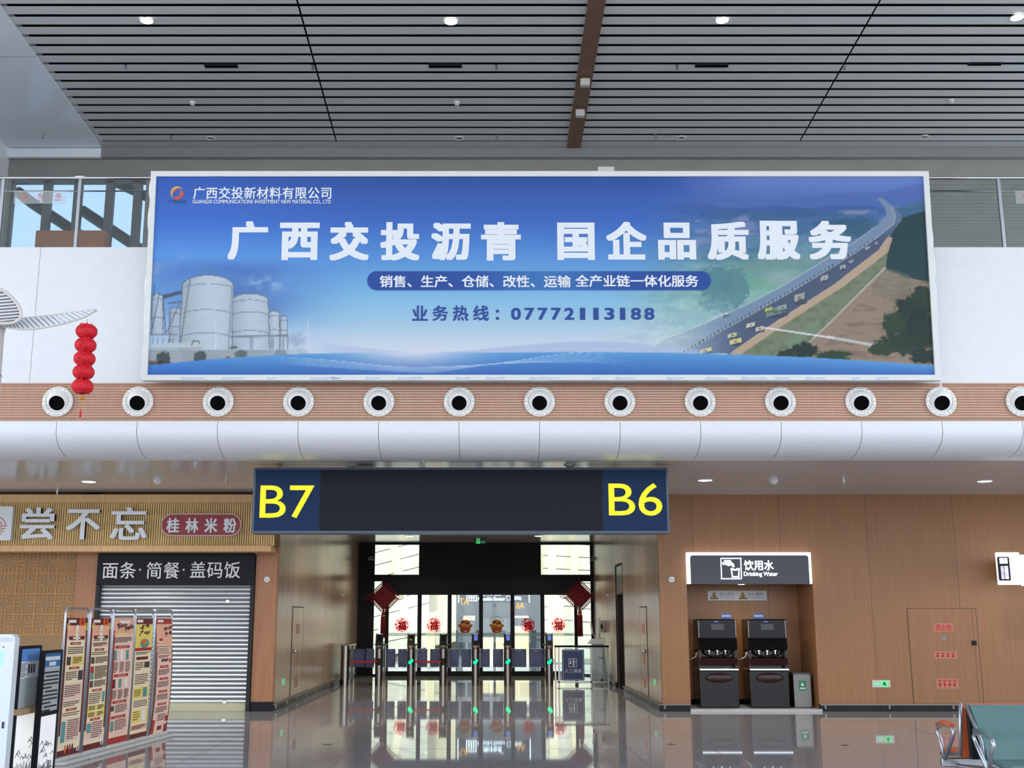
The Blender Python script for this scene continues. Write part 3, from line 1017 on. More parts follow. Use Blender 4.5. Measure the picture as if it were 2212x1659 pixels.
turnstile(887, True, [(860, 879), (903, 923)], 'steel ticket gate with yellow text on its screen and a green arrow', 'text')
turnstile(957, False, [(929, 949), (970, 991)], 'steel ticket gate with a blank screen between two green arrowed gates', 'off')
turnstile(1027, True, [(997, 1018), (1038, 1058)], 'steel ticket gate with blue screen and green arrow, directly right of the blank middle gate', 'blue')
turnstile(1097, True, [(1065, 1087), (1105, 1137)], 'steel ticket gate with blue screen and green arrow, between two other blue screen gates', 'blue')
turnstile(1187, True, [(1143, 1174)], 'steel ticket gate with blue screen and green arrow, beside the staffed glass barrier', 'blue')
# end unit without a reader
X = Xat(744, 1440, YT)
r = thing('turnstile_end_unit', 'steel end unit of the ticket gates without a screen, against the left wall', 'ticket gate', (X, YT, 0))
b = B()
pts = [(0.11 * math.cos(t), 0.11 + 0.11 * math.sin(t)) for t in [PI + k * PI / 12 for k in range(13)]]
b.prism(pts + [(0.11, 0.35), (-0.11, 0.35)], 0, 0.97, axis='z')
bmesh.ops.recalc_face_normals(b.bm, faces=b.bm.faces)
obj('pedestal', b, M['gatesteel'], r, True)
obj('rear_pedestal', B().box(-0.08, 0.08, 1.25, 1.5, 0, 0.965), M['gatesteel'], r, True)
obj('top_cover', B().box(-0.115, 0.115, -0.005, 1.52, 0.965, 1.01, bev=0.015), M['gatesteel'], r, True)
obj('side_glass', B().box(-0.008, 0.008, 0.35, 1.25, 0.12, 0.96), M['glass'], r, True)
yF = YT + 0.75
x0, x1 = Xat(764, 1421, yF) - X, Xat(788, 1421, yF) - X
b = B()
b.prism(rrect(x0, x1, Zat(1441, yF), Zat(1402, yF), 0.015, 3), 0.748, 0.752)
fl = obj('flap', b, M['flapblue'], r, True)
q = B()
for j in range(4):
    zz = 0.78
    while zz > 0.5:
        q.box(x0 + 0.05 + j * 0.05, x0 + 0.062 + j * 0.05, 0.745, 0.747, zz - 0.013, zz)
        zz -= 0.018
obj('lettering', q, M['faint'], fl, True)
M['belt'] = mat('red_webbing', (176, 28, 40), 0.6, var=0.05)
for (u0, u1, uc, lb) in ((754, 810, 818, 'red retractable belt closing the lane beside the left wall'), (896, 949, 957, 'red retractable belt closing the lane between two gates')):
    y = YT - 0.045
    z = Zat(1429.5, y)
    r = thing('retractable_belt', lb, 'barrier belt', (Xat(uc, 1430, y), y, z), group='retractable belts')
    obj('cassette', B().box(Xat(uc - 4, 1430, y), Xat(uc + 4, 1430, y), y - 0.005, y + 0.044, z - 0.085, z + 0.085, bev=0.02), M['black'], r)
    obj('strap', B().box(Xat(u0, 1430, y), Xat(uc - 4, 1430, y), y + 0.018, y + 0.022, z - 0.024, z + 0.024), M['belt'], r)

# staffed passage: barrier with board, podium, screens
YB = 29.6
r = thing('glass_barrier', 'steel framed glass barrier with a blue staffed passage board', 'barrier', (Xat(1256, 1440, YB), YB, 0))
bx = [Xat(u, 1440, YB) for u in (1198, 1277, 1316)]
zt_ = Zat(1394, YB)
b = B()
b.box(bx[0], bx[2], YB - 0.035, YB + 0.035, zt_ - 0.05, zt_, bev=0.008)
obj('top_rail', b, M['blackmetal'], r)
for x in (bx[0] + 0.02, bx[0] + 0.11, bx[1], bx[2] - 0.02):
    obj('post', B().box(x - 0.02, x + 0.02, YB - 0.02, YB + 0.02, 0, zt_ - 0.05), M['gatesteel'], r)
obj('lower_rail', B().box(bx[0] + 0.04, bx[2] - 0.04, YB - 0.02, YB + 0.02, 0.06, 0.10), M['gatesteel'], r)
obj('pane', B().box(bx[0] + 0.13, bx[2] - 0.04, YB - 0.006, YB + 0.006, 0.10, zt_ - 0.05), M['glass'], r)
s = obj('board', B().box(Xat(1214, 1440, YB), Xat(1262, 1440, YB), YB - 0.035, YB - 0.02, Zat(1470, YB), Zat(1403, YB), bev=0.004), M['signblue'], r)
b = B()
y = YB - 0.036
u0, u1, v0, v1 = 1216, 1260, 1405, 1468
for q in ((u0, u1, v0, v0 + .6), (u0, u1, v1 - .6, v1), (u0, u0 + .6, v0, v1), (u1 - .6, u1, v0, v1), (1228, 1246, 1422, 1423), (1228, 1246, 1440, 1441), (1228, 1229, 1422, 1441), (1245, 1246, 1422, 1441)):
    pxbox(b, *q, y - 0.002, y)
pxbox(b, 1230, 1235, 1432, 1434, y - 0.002, y)
pxbox(b, 1231.5, 1234, 1428, 1432, y - 0.002, y)
pxbox(b, 1237.5, 1240.5, 1428, 1439, y - 0.002, y)
pxbox(b, 1240.5, 1244, 1429, 1430.5, y - 0.002, y)
b.disc((Xat(1239, 1426, y), y - 0.001, Zat(1426, y)), 0.022)
b.disc((Xat(1232.7, 1426, y), y - 0.001, Zat(1426, y)), 0.018)
obj('pictogram', b, M['ink_white'], s)
obj('lettering', B().add(pxtext('人工通道', 1220, 1256, 1445, 1453, y, depth=0.002, bold=0.0, gap=1.05)), M['ink_white'], s)
YK = 30.3
r = thing('service_podium', 'pale grey service podium behind the glass barrier by the right passage wall', 'podium', (Xat(1295, 1480, YK), YK, 0))
xa_, xb2 = Xat(1281, 1440, YK), Xat(1312, 1440, YK)
b = B()
b.prism([(xa_ + 0.04, 0), (xb2 + 0.02, 0), (xb2 - 0.08, 1.0), (xa_ + 0.0, 1.0)], YK, YK + 0.45)
obj('body', b, mat('podium_grey', (190, 194, 194), 0.35, var=0.02), r)
b = B()
b.prism([(xa_ - 0.1, 1.0), (xb2 - 0.04, 1.0), (xb2 - 0.04, 1.13), (xa_ + 0.0, 1.13)], YK - 0.05, YK + 0.5)
obj('desk_top', b, M['white'], r)
obj('label_plate', B().box(xa_ + 0.14, xa_ + 0.27, YK - 0.004, YK, 0.62, 0.68), mat('plate_grey', (120, 122, 122), 0.4, var=0), r)
obj('cable_port', B().cyl((xa_ + 0.22, YK - 0.003, 0.09), (xa_ + 0.22, YK, 0.09), 0.035, 12), M['black'], r)
r = thing('service_monitor', 'white monitor turned edge-on, standing on the service podium', 'monitor', (Xat(1296, 1380, YK), YK + 0.2, 1.13))
b = B()
b.prism([(-0.02, 0.14), (0.03, 0.14), (0.03, 0.55), (0.0, 0.55)], -0.12, 0.25)
obj('display', b, M['plasticgrey'], r, True)
b = B()
b.box(-0.02, 0.04, 0.0, 0.1, 0.03, 0.2)
b.box(-0.1, 0.12, -0.05, 0.2, 0.0, 0.03)
obj('stand', b, M['plasticgrey'], r, True)
b = B()
b.prism([(-0.19, 0.14), (-0.15, 0.12), (-0.19, 0.40), (-0.22, 0.40)], -0.02, 0.16)
b.tube([(-0.17, 0.07, 0.14), (-0.08, 0.07, 0.02)], 0.012, 6)
obj('side_display', b, M['plasticgrey'], r, True)
yw = 31.4
r = thing('wall_fan_box', 'square grey box with a dark rotor on the passage wall above the podium', 'fan', (XR, yw, Zat(1353, yw)))
obj('housing', B().box(-0.16, -0.002, -0.2, 0.2, -0.16, 0.16, bev=0.01), M['plasticgrey'], r, True)
b = B()
for k in range(4):
    a = k * PI / 2 + PI / 4
    b.tube([(-0.12, -0.205, 0), (-0.12 + 0.0 + 0.09 * math.cos(a) * 0.6, -0.205, 0.12 * math.sin(a))], [0.025, 0.01], 6)
b.ball((-0.1, -0.205, 0), 0.035, n=10)
obj('rotor', b, M['black'], r, True)

# ------------------------------------------------------------------ red knots in front of the glass
def knot(u, v, label):
    Y = YG - 0.34
    cx, cz = Xat(u, v, Y), Zat(v, Y)
    r = thing('chinese_knot', label, 'knot decoration', (cx, Y, cz), group='red knots by the doors')
    R = 0.36
    b = B()
    n = 9
    for k in range(n):     # woven diamond: two crossing layers of cords
        t = -1 + 2 * (k + 0.5) / n
        for sgn in (-1, 1):
            a = Vector((t * R / 2 - R / 2, 0, sgn * (t * R / 2 + R / 2)))
            c = Vector((t * R / 2 + R / 2, 0, sgn * (t * R / 2 - R / 2)))
            pts = [a.lerp(c, j / 8) + Vector((0, 0.012 * (1 if (j + k) % 2 else -1) * sgn, 0)) for j in range(9)]
            b.tube(pts, 0.030, 6)
    obj('woven_diamond', b, M['darkred'], r, True)
    b = B()
    for sx in (-1, 1):
        for sz in (-1, 1):
            for k in range(n):
                f = (k + 0.5) / n
                c = Vector((sx * R * f, 0, sz * R * (1 - f)))
                d = Vector((sx, 0, sz)).normalized()
                t = Vector((sx, 0, -sz)).normalized()
                m = c + d * 0.045
                b.tube([m + d * 0.06 * math.cos(q) + t * 0.026 * math.sin(q) for q in [2 * PI * j / 10 for j in range(11)]], 0.012, 5, caps=False)
        for rr_ in (0.05, 0.08, 0.11):
            c = Vector((sx * (R + rr_), 0, 0))
            b.tube([c + Vector((rr_ * math.cos(q), 0, 0.7 * rr_ * math.sin(q))) for q in [2 * PI * j / 16 for j in range(17)]], 0.009, 5, caps=False)
    obj('cord_loop', b, M['darkred'], r, True)
    b = B()
    b.tube([(0, 0, R), (0, 0, R + 0.16), (0, 0.05, R + 0.19), (0, 0.125, R + 0.19)], 0.022, 6)
    obj('hanging_cord', b, M['darkred'], r, True)
    b = B()
    b.tube([(0, 0, -R), (0, 0, -R - 0.08)], 0.03, 8)
    b.lathe([(0, -R - 0.06), (0.045, -R - 0.07), (0.06, -R - 0.12), (0.05, -R - 0.18), (0.062, -R - 0.22), (0.07, -R - 0.78), (0, -R - 0.78)], n=16)
    for k in range(16):
        a = 2 * PI * k / 16
        b.tube([(0.066 * math.cos(a), 0.066 * math.sin(a), -R - 0.2), (0.076 * math.cos(a), 0.076 * math.sin(a), -R - 0.82)], 0.008, 4)
    ts = obj('tassel', b, mat('tassel_red', (126, 22, 24), 0.6, var=0.08), r, True)
    b = B()
    b.lathe([(0.05, -R - 0.15), (0.066, -R - 0.19), (0.05, -R - 0.23)], n=16)
    obj('gold_band', b, M['gold'], ts, True)
    return r
knot(829, 1290, 'dark red knot with tassel hanging over the left end of the glass doors')
knot(1252, 1287, 'dark red knot with tassel hanging over the right end of the glass doors')

# cameras on the end wall, hanging exit sign
for u, v, s, lb in ((801, 1206, 1, 'small security camera on the frame above the left knot'), (1283, 1207, -1, 'small security camera on the frame above the right knot')):
    Y = YG - 0.25
    r = thing('security_camera', lb, 'camera', (Xat(u, v, Y), Y, Zat(v, Y)), rz=s * 0.5, group='security cameras on the end wall')
    obj('housing', B().box(-0.05, 0.05, -0.16, 0.12, -0.06, 0.05, bev=0.012), M['plasticgrey'], r, True)
    obj('lens', B().cyl((0, -0.16, 0), (0, -0.175, 0), 0.035, 14), M['black'], r, True)
    obj('bracket', B().tube([(0, 0.05, 0), (0, 0.16, -0.04), (0, 0.25, -0.02)], 0.02, 8), M['plasticgrey'], r, True)
YE = 31.0
r = thing('exit_sign', 'green lit running man exit sign hanging from the passage ceiling', 'exit sign', (Xat(1037.5, 1168, YE), YE, Zat(1175, YE)))
obj('housing', B().box(Xat(1025, 1168, YE), Xat(1050, 1168, YE), YE, YE + 0.03, Zat(1175, YE), Zat(1162, YE), bev=0.004), mat('sign_dark_green', (30, 52, 44), 0.4, var=0), r)
b = B()
pxbox(b, 1029, 1037, 1166.5, 1174.5, YE - 0.003, YE)
pxbox(b, 1029, 1037, 1163, 1165, YE - 0.003, YE)
obj('pictogram', b, M['exitgreen'], r)
b = B()
b.box(Xat(1032, 1171, YE), Xat(1034.5, 1171, YE), YE - 0.005, YE - 0.003, Zat(1174, YE), Zat(1168, YE))
b.ball((Xat(1033, 1168, YE), YE - 0.004, Zat(1167.6, YE)), 0.012, (1, 0.2, 1), 8)
obj('running_figure', b, M['ink_white'], r)
obj('lettering', B().add(pxtext('出口', 1039, 1047, 1168, 1173, YE, depth=0.003)), M['exitgreen'], r)
b = B()
for u in (1029, 1046):
    b.cyl((Xat(u, 1168, YE), YE + 0.015, Zat(1162, YE)), (Xat(u, 1168, YE), YE + 0.015, ZS), 0.008, 6)
obj('hanger', b, M['steel'], r)
# low green exit signs on the walls
def lowexit(name, label, o, rz, w_=0.33, h_=0.13):
    r = thing(name, label, 'exit sign', o, rz, group='low exit signs')
    obj('housing', B().box(-w_ / 2, w_ / 2, -0.016, 0, -h_ / 2, h_ / 2, bev=0.004), M['plasticgrey'], r, True)
    b = B()
    b.box(0.0, 0.115, -0.019, -0.016, -h_ * 0.4, h_ * 0.4)
    obj('pictogram', b, M['exitgreen'], r, True)
    b = B()
    b.prism([(0.03, -0.04), (0.05, -0.005), (0.075, -0.04), (0.09, -0.03), (0.07, 0.015), (0.05, 0.03), (0.03, 0.01)], -0.022, -0.019)
    b.ball((0.066, -0.02, 0.036), 0.010, (1, .2, 1), 8)
    obj('running_figure', b, M['sill'], r, True)
    b = B()
    b.prism([(-0.13, 0), (-0.085, 0.036), (-0.085, 0.015), (-0.03, 0.015), (-0.03, -0.015), (-0.085, -0.015), (-0.085, -0.036)], -0.019, -0.016)
    obj('arrow', b, M['exitgreen'], r, True)
lowexit('exit_sign', 'small green exit sign low on the timber wall near the hydrant door', (Xat(1903, 1477, YW), YW, Zat(1477, YW)), 0)
lowexit('exit_sign', 'small green exit sign low on the passage wall near the shop corner', (XL, 22.2, 0.46), PI / 2, 0.3)
lowexit('exit_sign', 'small green exit sign low on the passage wall near the drinking water niche', (XR, 22.1, 0.46), -PI / 2, 0.3)
for u, lb in ((577, 'round white wall sounder on the timber pilaster beside the shutter'), (1450, 'round white wall sounder on the timber wall left of the water niche')):
    r = thing('wall_sounder', lb, 'alarm sounder', (Xat(u, 1252, YW), YW, Zat(1252, YW)), group='wall sounders')
    obj('dome', B().lathe([(0.058, 0), (0.058, 0.025), (0.045, 0.045), (0, 0.05)], ax=(0, -1, 0), n=20), M['white'], r, True)
    obj('slot', B().tube([(-0.03, -0.045, 0.002), (0, -0.051, -0.006), (0.03, -0.045, 0.002)], 0.005, 6), mat('slot_grey', (130, 130, 130), 0.5, var=0), r, True)
# little bells on the passage walls
for x, s, y, lb in ((XL, 1, 30.8, 'tiny white sensor on the left passage wall above the ticket gates'), (XR, -1, 30.4, 'tiny white sensor on the right passage wall above the podium')):
    tag(obj('wall_sensor', B().lathe([(0.035, 0), (0.035, 0.03), (0.02, 0.05), (0, 0.05)], (x, y, 2.25), (s, 0, 0), 12), M['white']), lb, 'sensor', 'passage wall sensors')

# ================================================================== jet nozzles on the belt
M['nozzle_white'] = mat('nozzle_white', (240, 240, 235), 0.25, var=0.0)
M['nozzle_mark'] = mat('nozzle_mark', (186, 184, 180), 0.6, var=0.0)
M['nozzle_mark2'] = mat('nozzle_mark_brown', (176, 136, 116), 0.6, var=0.0)
def nozzle_proto():
    r = thing('air_nozzle', 'x', 'air vent', (0, 0, 0), group='round air nozzles along the slatted belt')
    b = B()
    b.lathe([(0.212, 0.0), (0.215, 0.014), (0.208, 0.024), (0.172, 0.028), (0.163, 0.022), (0.163, 0.005), (0.0, 0.005)], ax=(0, -1, 0), n=40)
    fl = obj('flange', b, M['nozzle_white'], r, True)
    b = B()
    for k in range(72):
        a = 2 * PI * k / 72
        mod = k % 12
        mi = 1 if mod == 6 else 0
        if mod in (4, 5, 7, 8):
            continue
        ra, rb = (0.174, 0.206) if mod == 6 else (0.182, 0.194)
        h = 0.020 if mod == 6 else 0.032
        pts = []
        for (rr_, aa) in ((ra, a - h), (rb, a - h), (rb, a + h), (ra, a + h)):
            pts.append((rr_ * math.cos(aa + PI / 2), -0.0292, rr_ * math.sin(aa + PI / 2)))
        b.poly(pts, mi)
    obj('ring_marks', b, [M['nozzle_mark'], M['nozzle_mark2']], fl, True)
    b = B()
    prof = [(0.160, -0.05)]
    for k in range(10):
        t = math.radians(2 + k * 5.27)
        prof.append((0.161 * math.cos(t), 0.161 * math.sin(t) - 0.045))
    b.lathe(prof + [(0.104, 0.076)], ax=(0, -1, 0), n=36, mi=0)
    b.lathe([(0.1035, 0.075), (0.102, 0.060), (0.0, 0.058)], ax=(0, -1, 0), n=36, mi=1)
    o = obj('swivel_ball', b, [M['nozzle_white'], M['void']], r, True)
    return r
xn = Xat(992, 869, YF)
zn = Zat(868.5, YF)
NAMES = ['leftmost air nozzle, partly behind the red lantern string', 'air nozzle below the lower left corner of the billboard', 'third round air nozzle from the left end of the belt', 'fourth round air nozzle from the left end of the belt', 'fifth round air nozzle from the left end of the belt', 'round air nozzle in the middle of the belt, sixth from the left', 'seventh round air nozzle, above the middle of the dark gate sign', 'eighth round air nozzle, above the yellow B6', 'fifth round air nozzle from the right end of the belt', 'fourth round air nozzle from the right end of the belt', 'third round air nozzle from the right end of the belt', 'air nozzle below the lower right corner of the billboard', 'last air nozzle of the belt, beyond the lower right corner of the billboard']
proto = nozzle_proto()
for i, lb in enumerate(NAMES):
    o = proto if i == 0 else dup(proto, (0, 0, 0))
    o.location = (xn + (i - 5) * 1.1155, YF - 0.017, zn)
    o['label'] = 'white ' + lb
    ball_ = [c for c in o.children if c.name.startswith('swivel_ball')][0]
    ball_.rotation_euler = (math.radians(24), 0, -0.42 * math.atan2(o.location.x, YF))

# ================================================================== gate sign under the soffit
YS2 = 16.9
r = thing('gate_sign', 'long dark display board with yellow B7 and B6 hanging under the gallery', 'sign', (Xat(997, 1150, YS2), YS2, Zat(1152, YS2)))
sx0, sx1, sz0, sz1 = Xat(546, 1080, YS2), Xat(1444.5, 1080, YS2), Zat(1152, YS2), Zat(1010, YS2)
b = B()
b.box(sx0, sx1, YS2 + 0.01, YS2 + 0.32, sz0, sz1, bev=0.01)
obj('housing', b, M['signframe'], r)
b = B()
fw = 0.035
b.box(sx0, sx1, YS2 - 0.012, YS2 + 0.02, sz0, sz0 + fw); b.box(sx0, sx1, YS2 - 0.012, YS2 + 0.02, sz1 - fw, sz1)
b.box(sx0, sx0 + fw, YS2 - 0.012, YS2 + 0.02, sz0 + fw, sz1 - fw); b.box(sx1 - fw, sx1, YS2 - 0.012, YS2 + 0.02, sz0 + fw, sz1 - fw)
obj('frame', b, M['signframe'], r)
xm0, xm1 = Xat(691, 1080, YS2), Xat(1302, 1080, YS2)
obj('led_panel', B().box(xm0, xm1, YS2 - 0.004, YS2 + 0.01, sz0 + fw, sz1 - fw), M['led'], r)
for u0, u1, v0, v1, s, xa_, xb2 in ((562, 678, 1049, 1119, 'B7', sx0 + fw, xm0 - 0.006), (1315, 1430, 1044, 1114, 'B6', xm1 + 0.006, sx1 - fw)):
    p = obj('number_panel', B().box(xa_, xb2, YS2 - 0.004, YS2 + 0.01, sz0 + fw, sz1 - fw), M['navy'], r)
    obj('lettering', B().add(pxtext(s, u0, u1, v0, v1, YS2 - 0.004, depth=0.006)), M['yellow'], p)
for u in (757, 1232):
    b = B()
    x = Xat(u, 1000, YS2)
    b.cyl((x, YS2 + 0.16, sz1 - 0.01), (x, YS2 + 0.16, ZS), 0.035, 14)
    b.lathe([(0.09, 0), (0.09, 0.01), (0.045, 0.04)], (x, YS2 + 0.16, ZS), (0, 0, -1), 16)
    obj('hanger', b, M['plasticgrey'], r)

# ================================================================== noodle shop
YB1 = 20.75
xr_ = XL + 0.03
z0, z1, z2, z3 = Zat(1192, YB1), Zat(1179, YB1), Zat(1086, YB1), Zat(1068.5, YB1)
r = thing('shop_sign_board', 'noodle shop board of upright bamboo slats with white characters and a red lozenge', 'shop sign', (-7, YB1, z0))
b = B()
b.box(-10.6, xr_ + 0.0, YB1 + 0.02, YW - 0.01, z1, z2, 0)
obj('backing', b, mat('bamboo_shadow_board', (120, 92, 52), 0.7, var=0.05), r)
b = B()
x = -10.6
while x < xr_ - 0.03:
    b.lathe([(0.0155, 0), (0.0155, z2 - z1)], (x + 0.02, YB1 + 0.012, z1), n=8)
    x += 0.0425
obj('bamboo_slats', b, mat('bamboo', (238, 206, 142), 0.45, var=0.14, scale=3), r)
b = B()
b.box(-10.6, xr_ + 0.02, YB1 - 0.05, YW - 0.01, z2, z3, bev=0.006)
b.box(-10.6, xr_ - 0.06, YB1 - 0.08, YW - 0.01, z0, z1, bev=0.006)
obj('timber_border', b, M['maple'], r)
M['shopwhite'] = mat('white_channel_letter', (226, 230, 236), 0.4, var=0.0)
for s, u0, u1, v0, v1 in (('尝', 47, 121, 1097, 1166), ('不', 146, 218, 1101, 1166), ('忘', 241, 320, 1096, 1167)):
    obj('letter', B().add(pxtext(s, u0, u1, v0, v1, YB1 - 0.03, depth=0.07, bold=0.022)), M['shopwhite'], r)
b = B()
lx0, lx1, lz0, lz1 = Xat(350, 1134, YB1), Xat(523, 1134, YB1), Zat(1159, YB1), Zat(1110, YB1)
b.prism(rrect(lx0, lx1, lz0, lz1, (lz1 - lz0) / 2 - 0.001, 10), YB1 - 0.08, YB1)
p = obj('lozenge', b, mat('lozenge_rim', (206, 180, 176), 0.4, var=0), r)
b = B()
b.prism(rrect(lx0 + 0.022, lx1 - 0.022, lz0 + 0.022, lz1 - 0.022, (lz1 - lz0) / 2 - 0.024, 10), YB1 - 0.086, YB1 - 0.08)
obj('face', b, mat('lozenge_red', (150, 30, 48), 0.4, var=0), p)
b = B()
for s, u in (('桂', 360), ('林', 401), ('米', 442), ('粉', 483)):
    b.add(pxtext(s, u, u + 28, 1119, 1151, YB1 - 0.086, depth=0.012, bold=0.032))
obj('lettering', b, M['shopwhite'], p)
b = B()
b.prism(rrect(Xat(-45, 1134, YB1), Xat(30, 1134, YB1), Zat(1168, YB1), Zat(1095, YB1), 0.03), YB1 - 0.10, YB1 - 0.0)
p = obj('logo_tile', b, M['shopwhite'], r)
b = B()
cx, y = Xat(-7, 1134, YB1), YB1 - 0.104
for k, vv in enumerate((1139, 1145, 1151, 1157)):
    w_ = 0.235 - 0.03 * k
    zc = Zat(vv, YB1)
    b.tube([(cx + w_ * t, y, zc - 0.02 * math.cos(t * 3)) for t in [j / 6 - 1 for j in range(13)]], 0.008, 5)
for rx_, rz_, zc in ((0.20, 0.17, 1137), (0.13, 0.11, 1137)):
    z = Zat(zc, YB1)
    b.tube([(cx + rx_ * math.cos(t), y, z + rz_ * math.sin(t)) for t in [PI * j / 14 for j in range(15)]], 0.008, 5)
b.tube([(cx + 0.05, y, Zat(1115, YB1)), (cx + 0.03, y, Zat(1109, YB1)), (cx, y, Zat(1104, YB1))], 0.008, 5)
obj('emblem', b, mat('emblem_red', (206, 110, 92), 0.5, var=0), p)

# shutter and its black header
M['shutter'] = mat('shutter_zinc', (204, 208, 210), 0.3, metal=0.85, var=0.14, scale=1.2, stretch=(0.5, 1, 30))
fx0, fx1 = Xat(207, 1300, YW), Xat(549, 1300, YW)
r = thing('roller_shutter', 'closed silver roller shutter of the noodle shop under a black header', 'shutter', ((fx0 + fx1) / 2, YW, 0))
zh = Zat(1264, YW)
obj('guide_rail', B().box(fx0, fx0 + 0.07, YW - 0.05, YW + 0.2, 0, zh), M['black'], r)
obj('guide_rail', B().box(fx1 - 0.07, fx1, YW - 0.05, YW + 0.2, 0, zh), M['black'], r)
hd = obj('header_panel', B().box(fx0, fx1, YW - 0.06, YW + 0.2, zh, z0 - 0.004, bev=0.006), mat('header_black', (22, 24, 30), 0.5, spec=0.2, var=0.02), r)
b = B()
for s, u0, u1, v0, v1 in (('面条', 222, 294, 1214, 1250), ('简餐', 317, 388, 1214, 1250), ('盖码饭', 411, 519, 1213, 1249)):
    b.add(pxtext(s, u0, u1, v0, v1, YW - 0.06, depth=0.012, bold=0.006, gap=1.05))
for u in (305, 399):
    b.ball((Xat(u, 1231, YW), YW - 0.066, Zat(1231, YW)), 0.022, n=10)
obj('lettering', b, mat('header_letter', (224, 224, 226), 0.4, var=0), hd)
b = B()
z, sh = 0.13, 0.0765
prof = []
while z < zh - 0.01:
    for f, d in ((0.0, 0.0), (0.10, 0.0), (0.14, -0.010), (0.45, -0.024), (0.75, -0.020), (0.97, -0.004)):
        prof.append((YW + 0.06 + d, z + f * sh))
    z += sh
prev = None
for (yy, zz) in prof:
    cur = [b.bm.verts.new((fx0 + 0.05, yy, zz)), b.bm.verts.new((fx1 - 0.05, yy, zz))]
    if prev:
        b.face([prev[0], prev[1], cur[1], cur[0]], 1 if abs((zz - 0.13) / sh % 1 - 0.10) < 0.02 else 0)
    prev = cur
sl = obj('shutter_curtain', b, [M['shutter'], mat('shutter_groove', (40, 42, 44), 0.5, var=0)], r)
obj('bottom_bar', B().box(fx0 + 0.07, fx1 - 0.07, YW + 0.03, YW + 0.09, 0.0, 0.14, bev=0.005), mat('bar_buff', (186, 184, 150), 0.4, var=0.04), r)
for u, v in ((491, 1299), (484, 1517)):
    b = B()
    x, zz = Xat(u, v, YW), Zat(v, YW)
    b.box(x - 0.035, x + 0.035, YW + 0.02, YW + 0.045, zz - 0.03, zz + 0.03, bev=0.004)
    b.cyl((x, YW + 0.02, zz), (x, YW + 0.012, zz), 0.012, 10)
    obj('lock_plate', b, M['steel'], sl)

# ================================================================== drinking water niche
YD = YW - 0.14
r = thing('drinking_water_sign', 'lit drinking water sign over the niche in the timber wall', 'sign', (4.8, YD, nzt))
x0, x1, zz0, zz1 = Xat(1485, 1226, YD), Xat(1753.5, 1226, YD), Zat(1261, YD), Zat(1193, YD)
obj('lit_border', B().box(x0, x1, YD + 0.02, YW - 0.001, zz0, zz1), M['signwhite'], r)
b = B()
wd = 0.055
pts = [(x0 + wd, zz0 - 0.006), (x1 - wd, zz0 - 0.006)] + [(x1 - wd - 0.05 + 0.05 * math.cos(t), zz1 - wd - 0.05 + 0.05 * math.sin(t)) for t in [PI / 2 * k / 6 for k in range(7)]] + [(x0 + wd + 0.05 + 0.05 * math.cos(t), zz1 - wd - 0.05 + 0.05 * math.sin(t)) for t in [PI / 2 + PI / 2 * k / 6 for k in range(7)]]
b.prism(pts, YD - 0.01, YD + 0.02)
fc = obj('face', b, mat('face_charcoal', (52, 56, 66), 0.35, var=0), r)
yq = YD - 0.012
b = B()
for q in ((1557, 1602, 1205, 1207.2), (1557, 1602, 1249, 1251.2), (1557, 1559, 1207, 1249), (1600, 1602, 1207, 1249)):
    pxbox(b, *q, yq - 0.004, yq)
def ip(u, v):
    return (Xat(u, 1226, yq), Zat(v, yq))
b.prism([ip(1561, 1214), ip(1573, 1214), ip(1576, 1212), ip(1580, 1214), ip(1585, 1217), ip(1587, 1225), ip(1582, 1225), ip(1580, 1221), ip(1573, 1223), ip(1569, 1220), ip(1561, 1220)], yq - 0.004, yq)
b.prism([ip(1564, 1210), ip(1580, 1210), ip(1580, 1212), ip(1574, 1213), ip(1570, 1213), ip(1564, 1212)], yq - 0.004, yq)
for pts in ([ip(1578, 1227), ip(1580.5, 1227), ip(1583, 1247), ip(1580, 1247)], [ip(1595.5, 1227), ip(1598, 1227), ip(1596, 1247), ip(1593, 1247)], [ip(1580, 1244.5), ip(1596, 1244.5), ip(1596, 1247.5), ip(1580, 1247.5)], [ip(1579, 1229), ip(1584, 1227), ip(1588, 1230), ip(1592, 1227), ip(1597, 1229), ip(1596, 1231), ip(1588, 1233), ip(1580, 1231)]):
    b.prism(pts, yq - 0.004, yq)
bmesh.ops.recalc_face_normals(b.bm, faces=b.bm.faces)
obj('pictogram', b, M['signwhite'], fc)
b = B()
b.add(pxtext('饮用水', 1607, 1671, 1210, 1232, yq, depth=0.004, bold=0.018))
b.add(pxtext('Drinking Water', 1607, 1680, 1235, 1247, yq, depth=0.004, bold=0.012))
obj('lettering', b, M['signwhite'], fc)
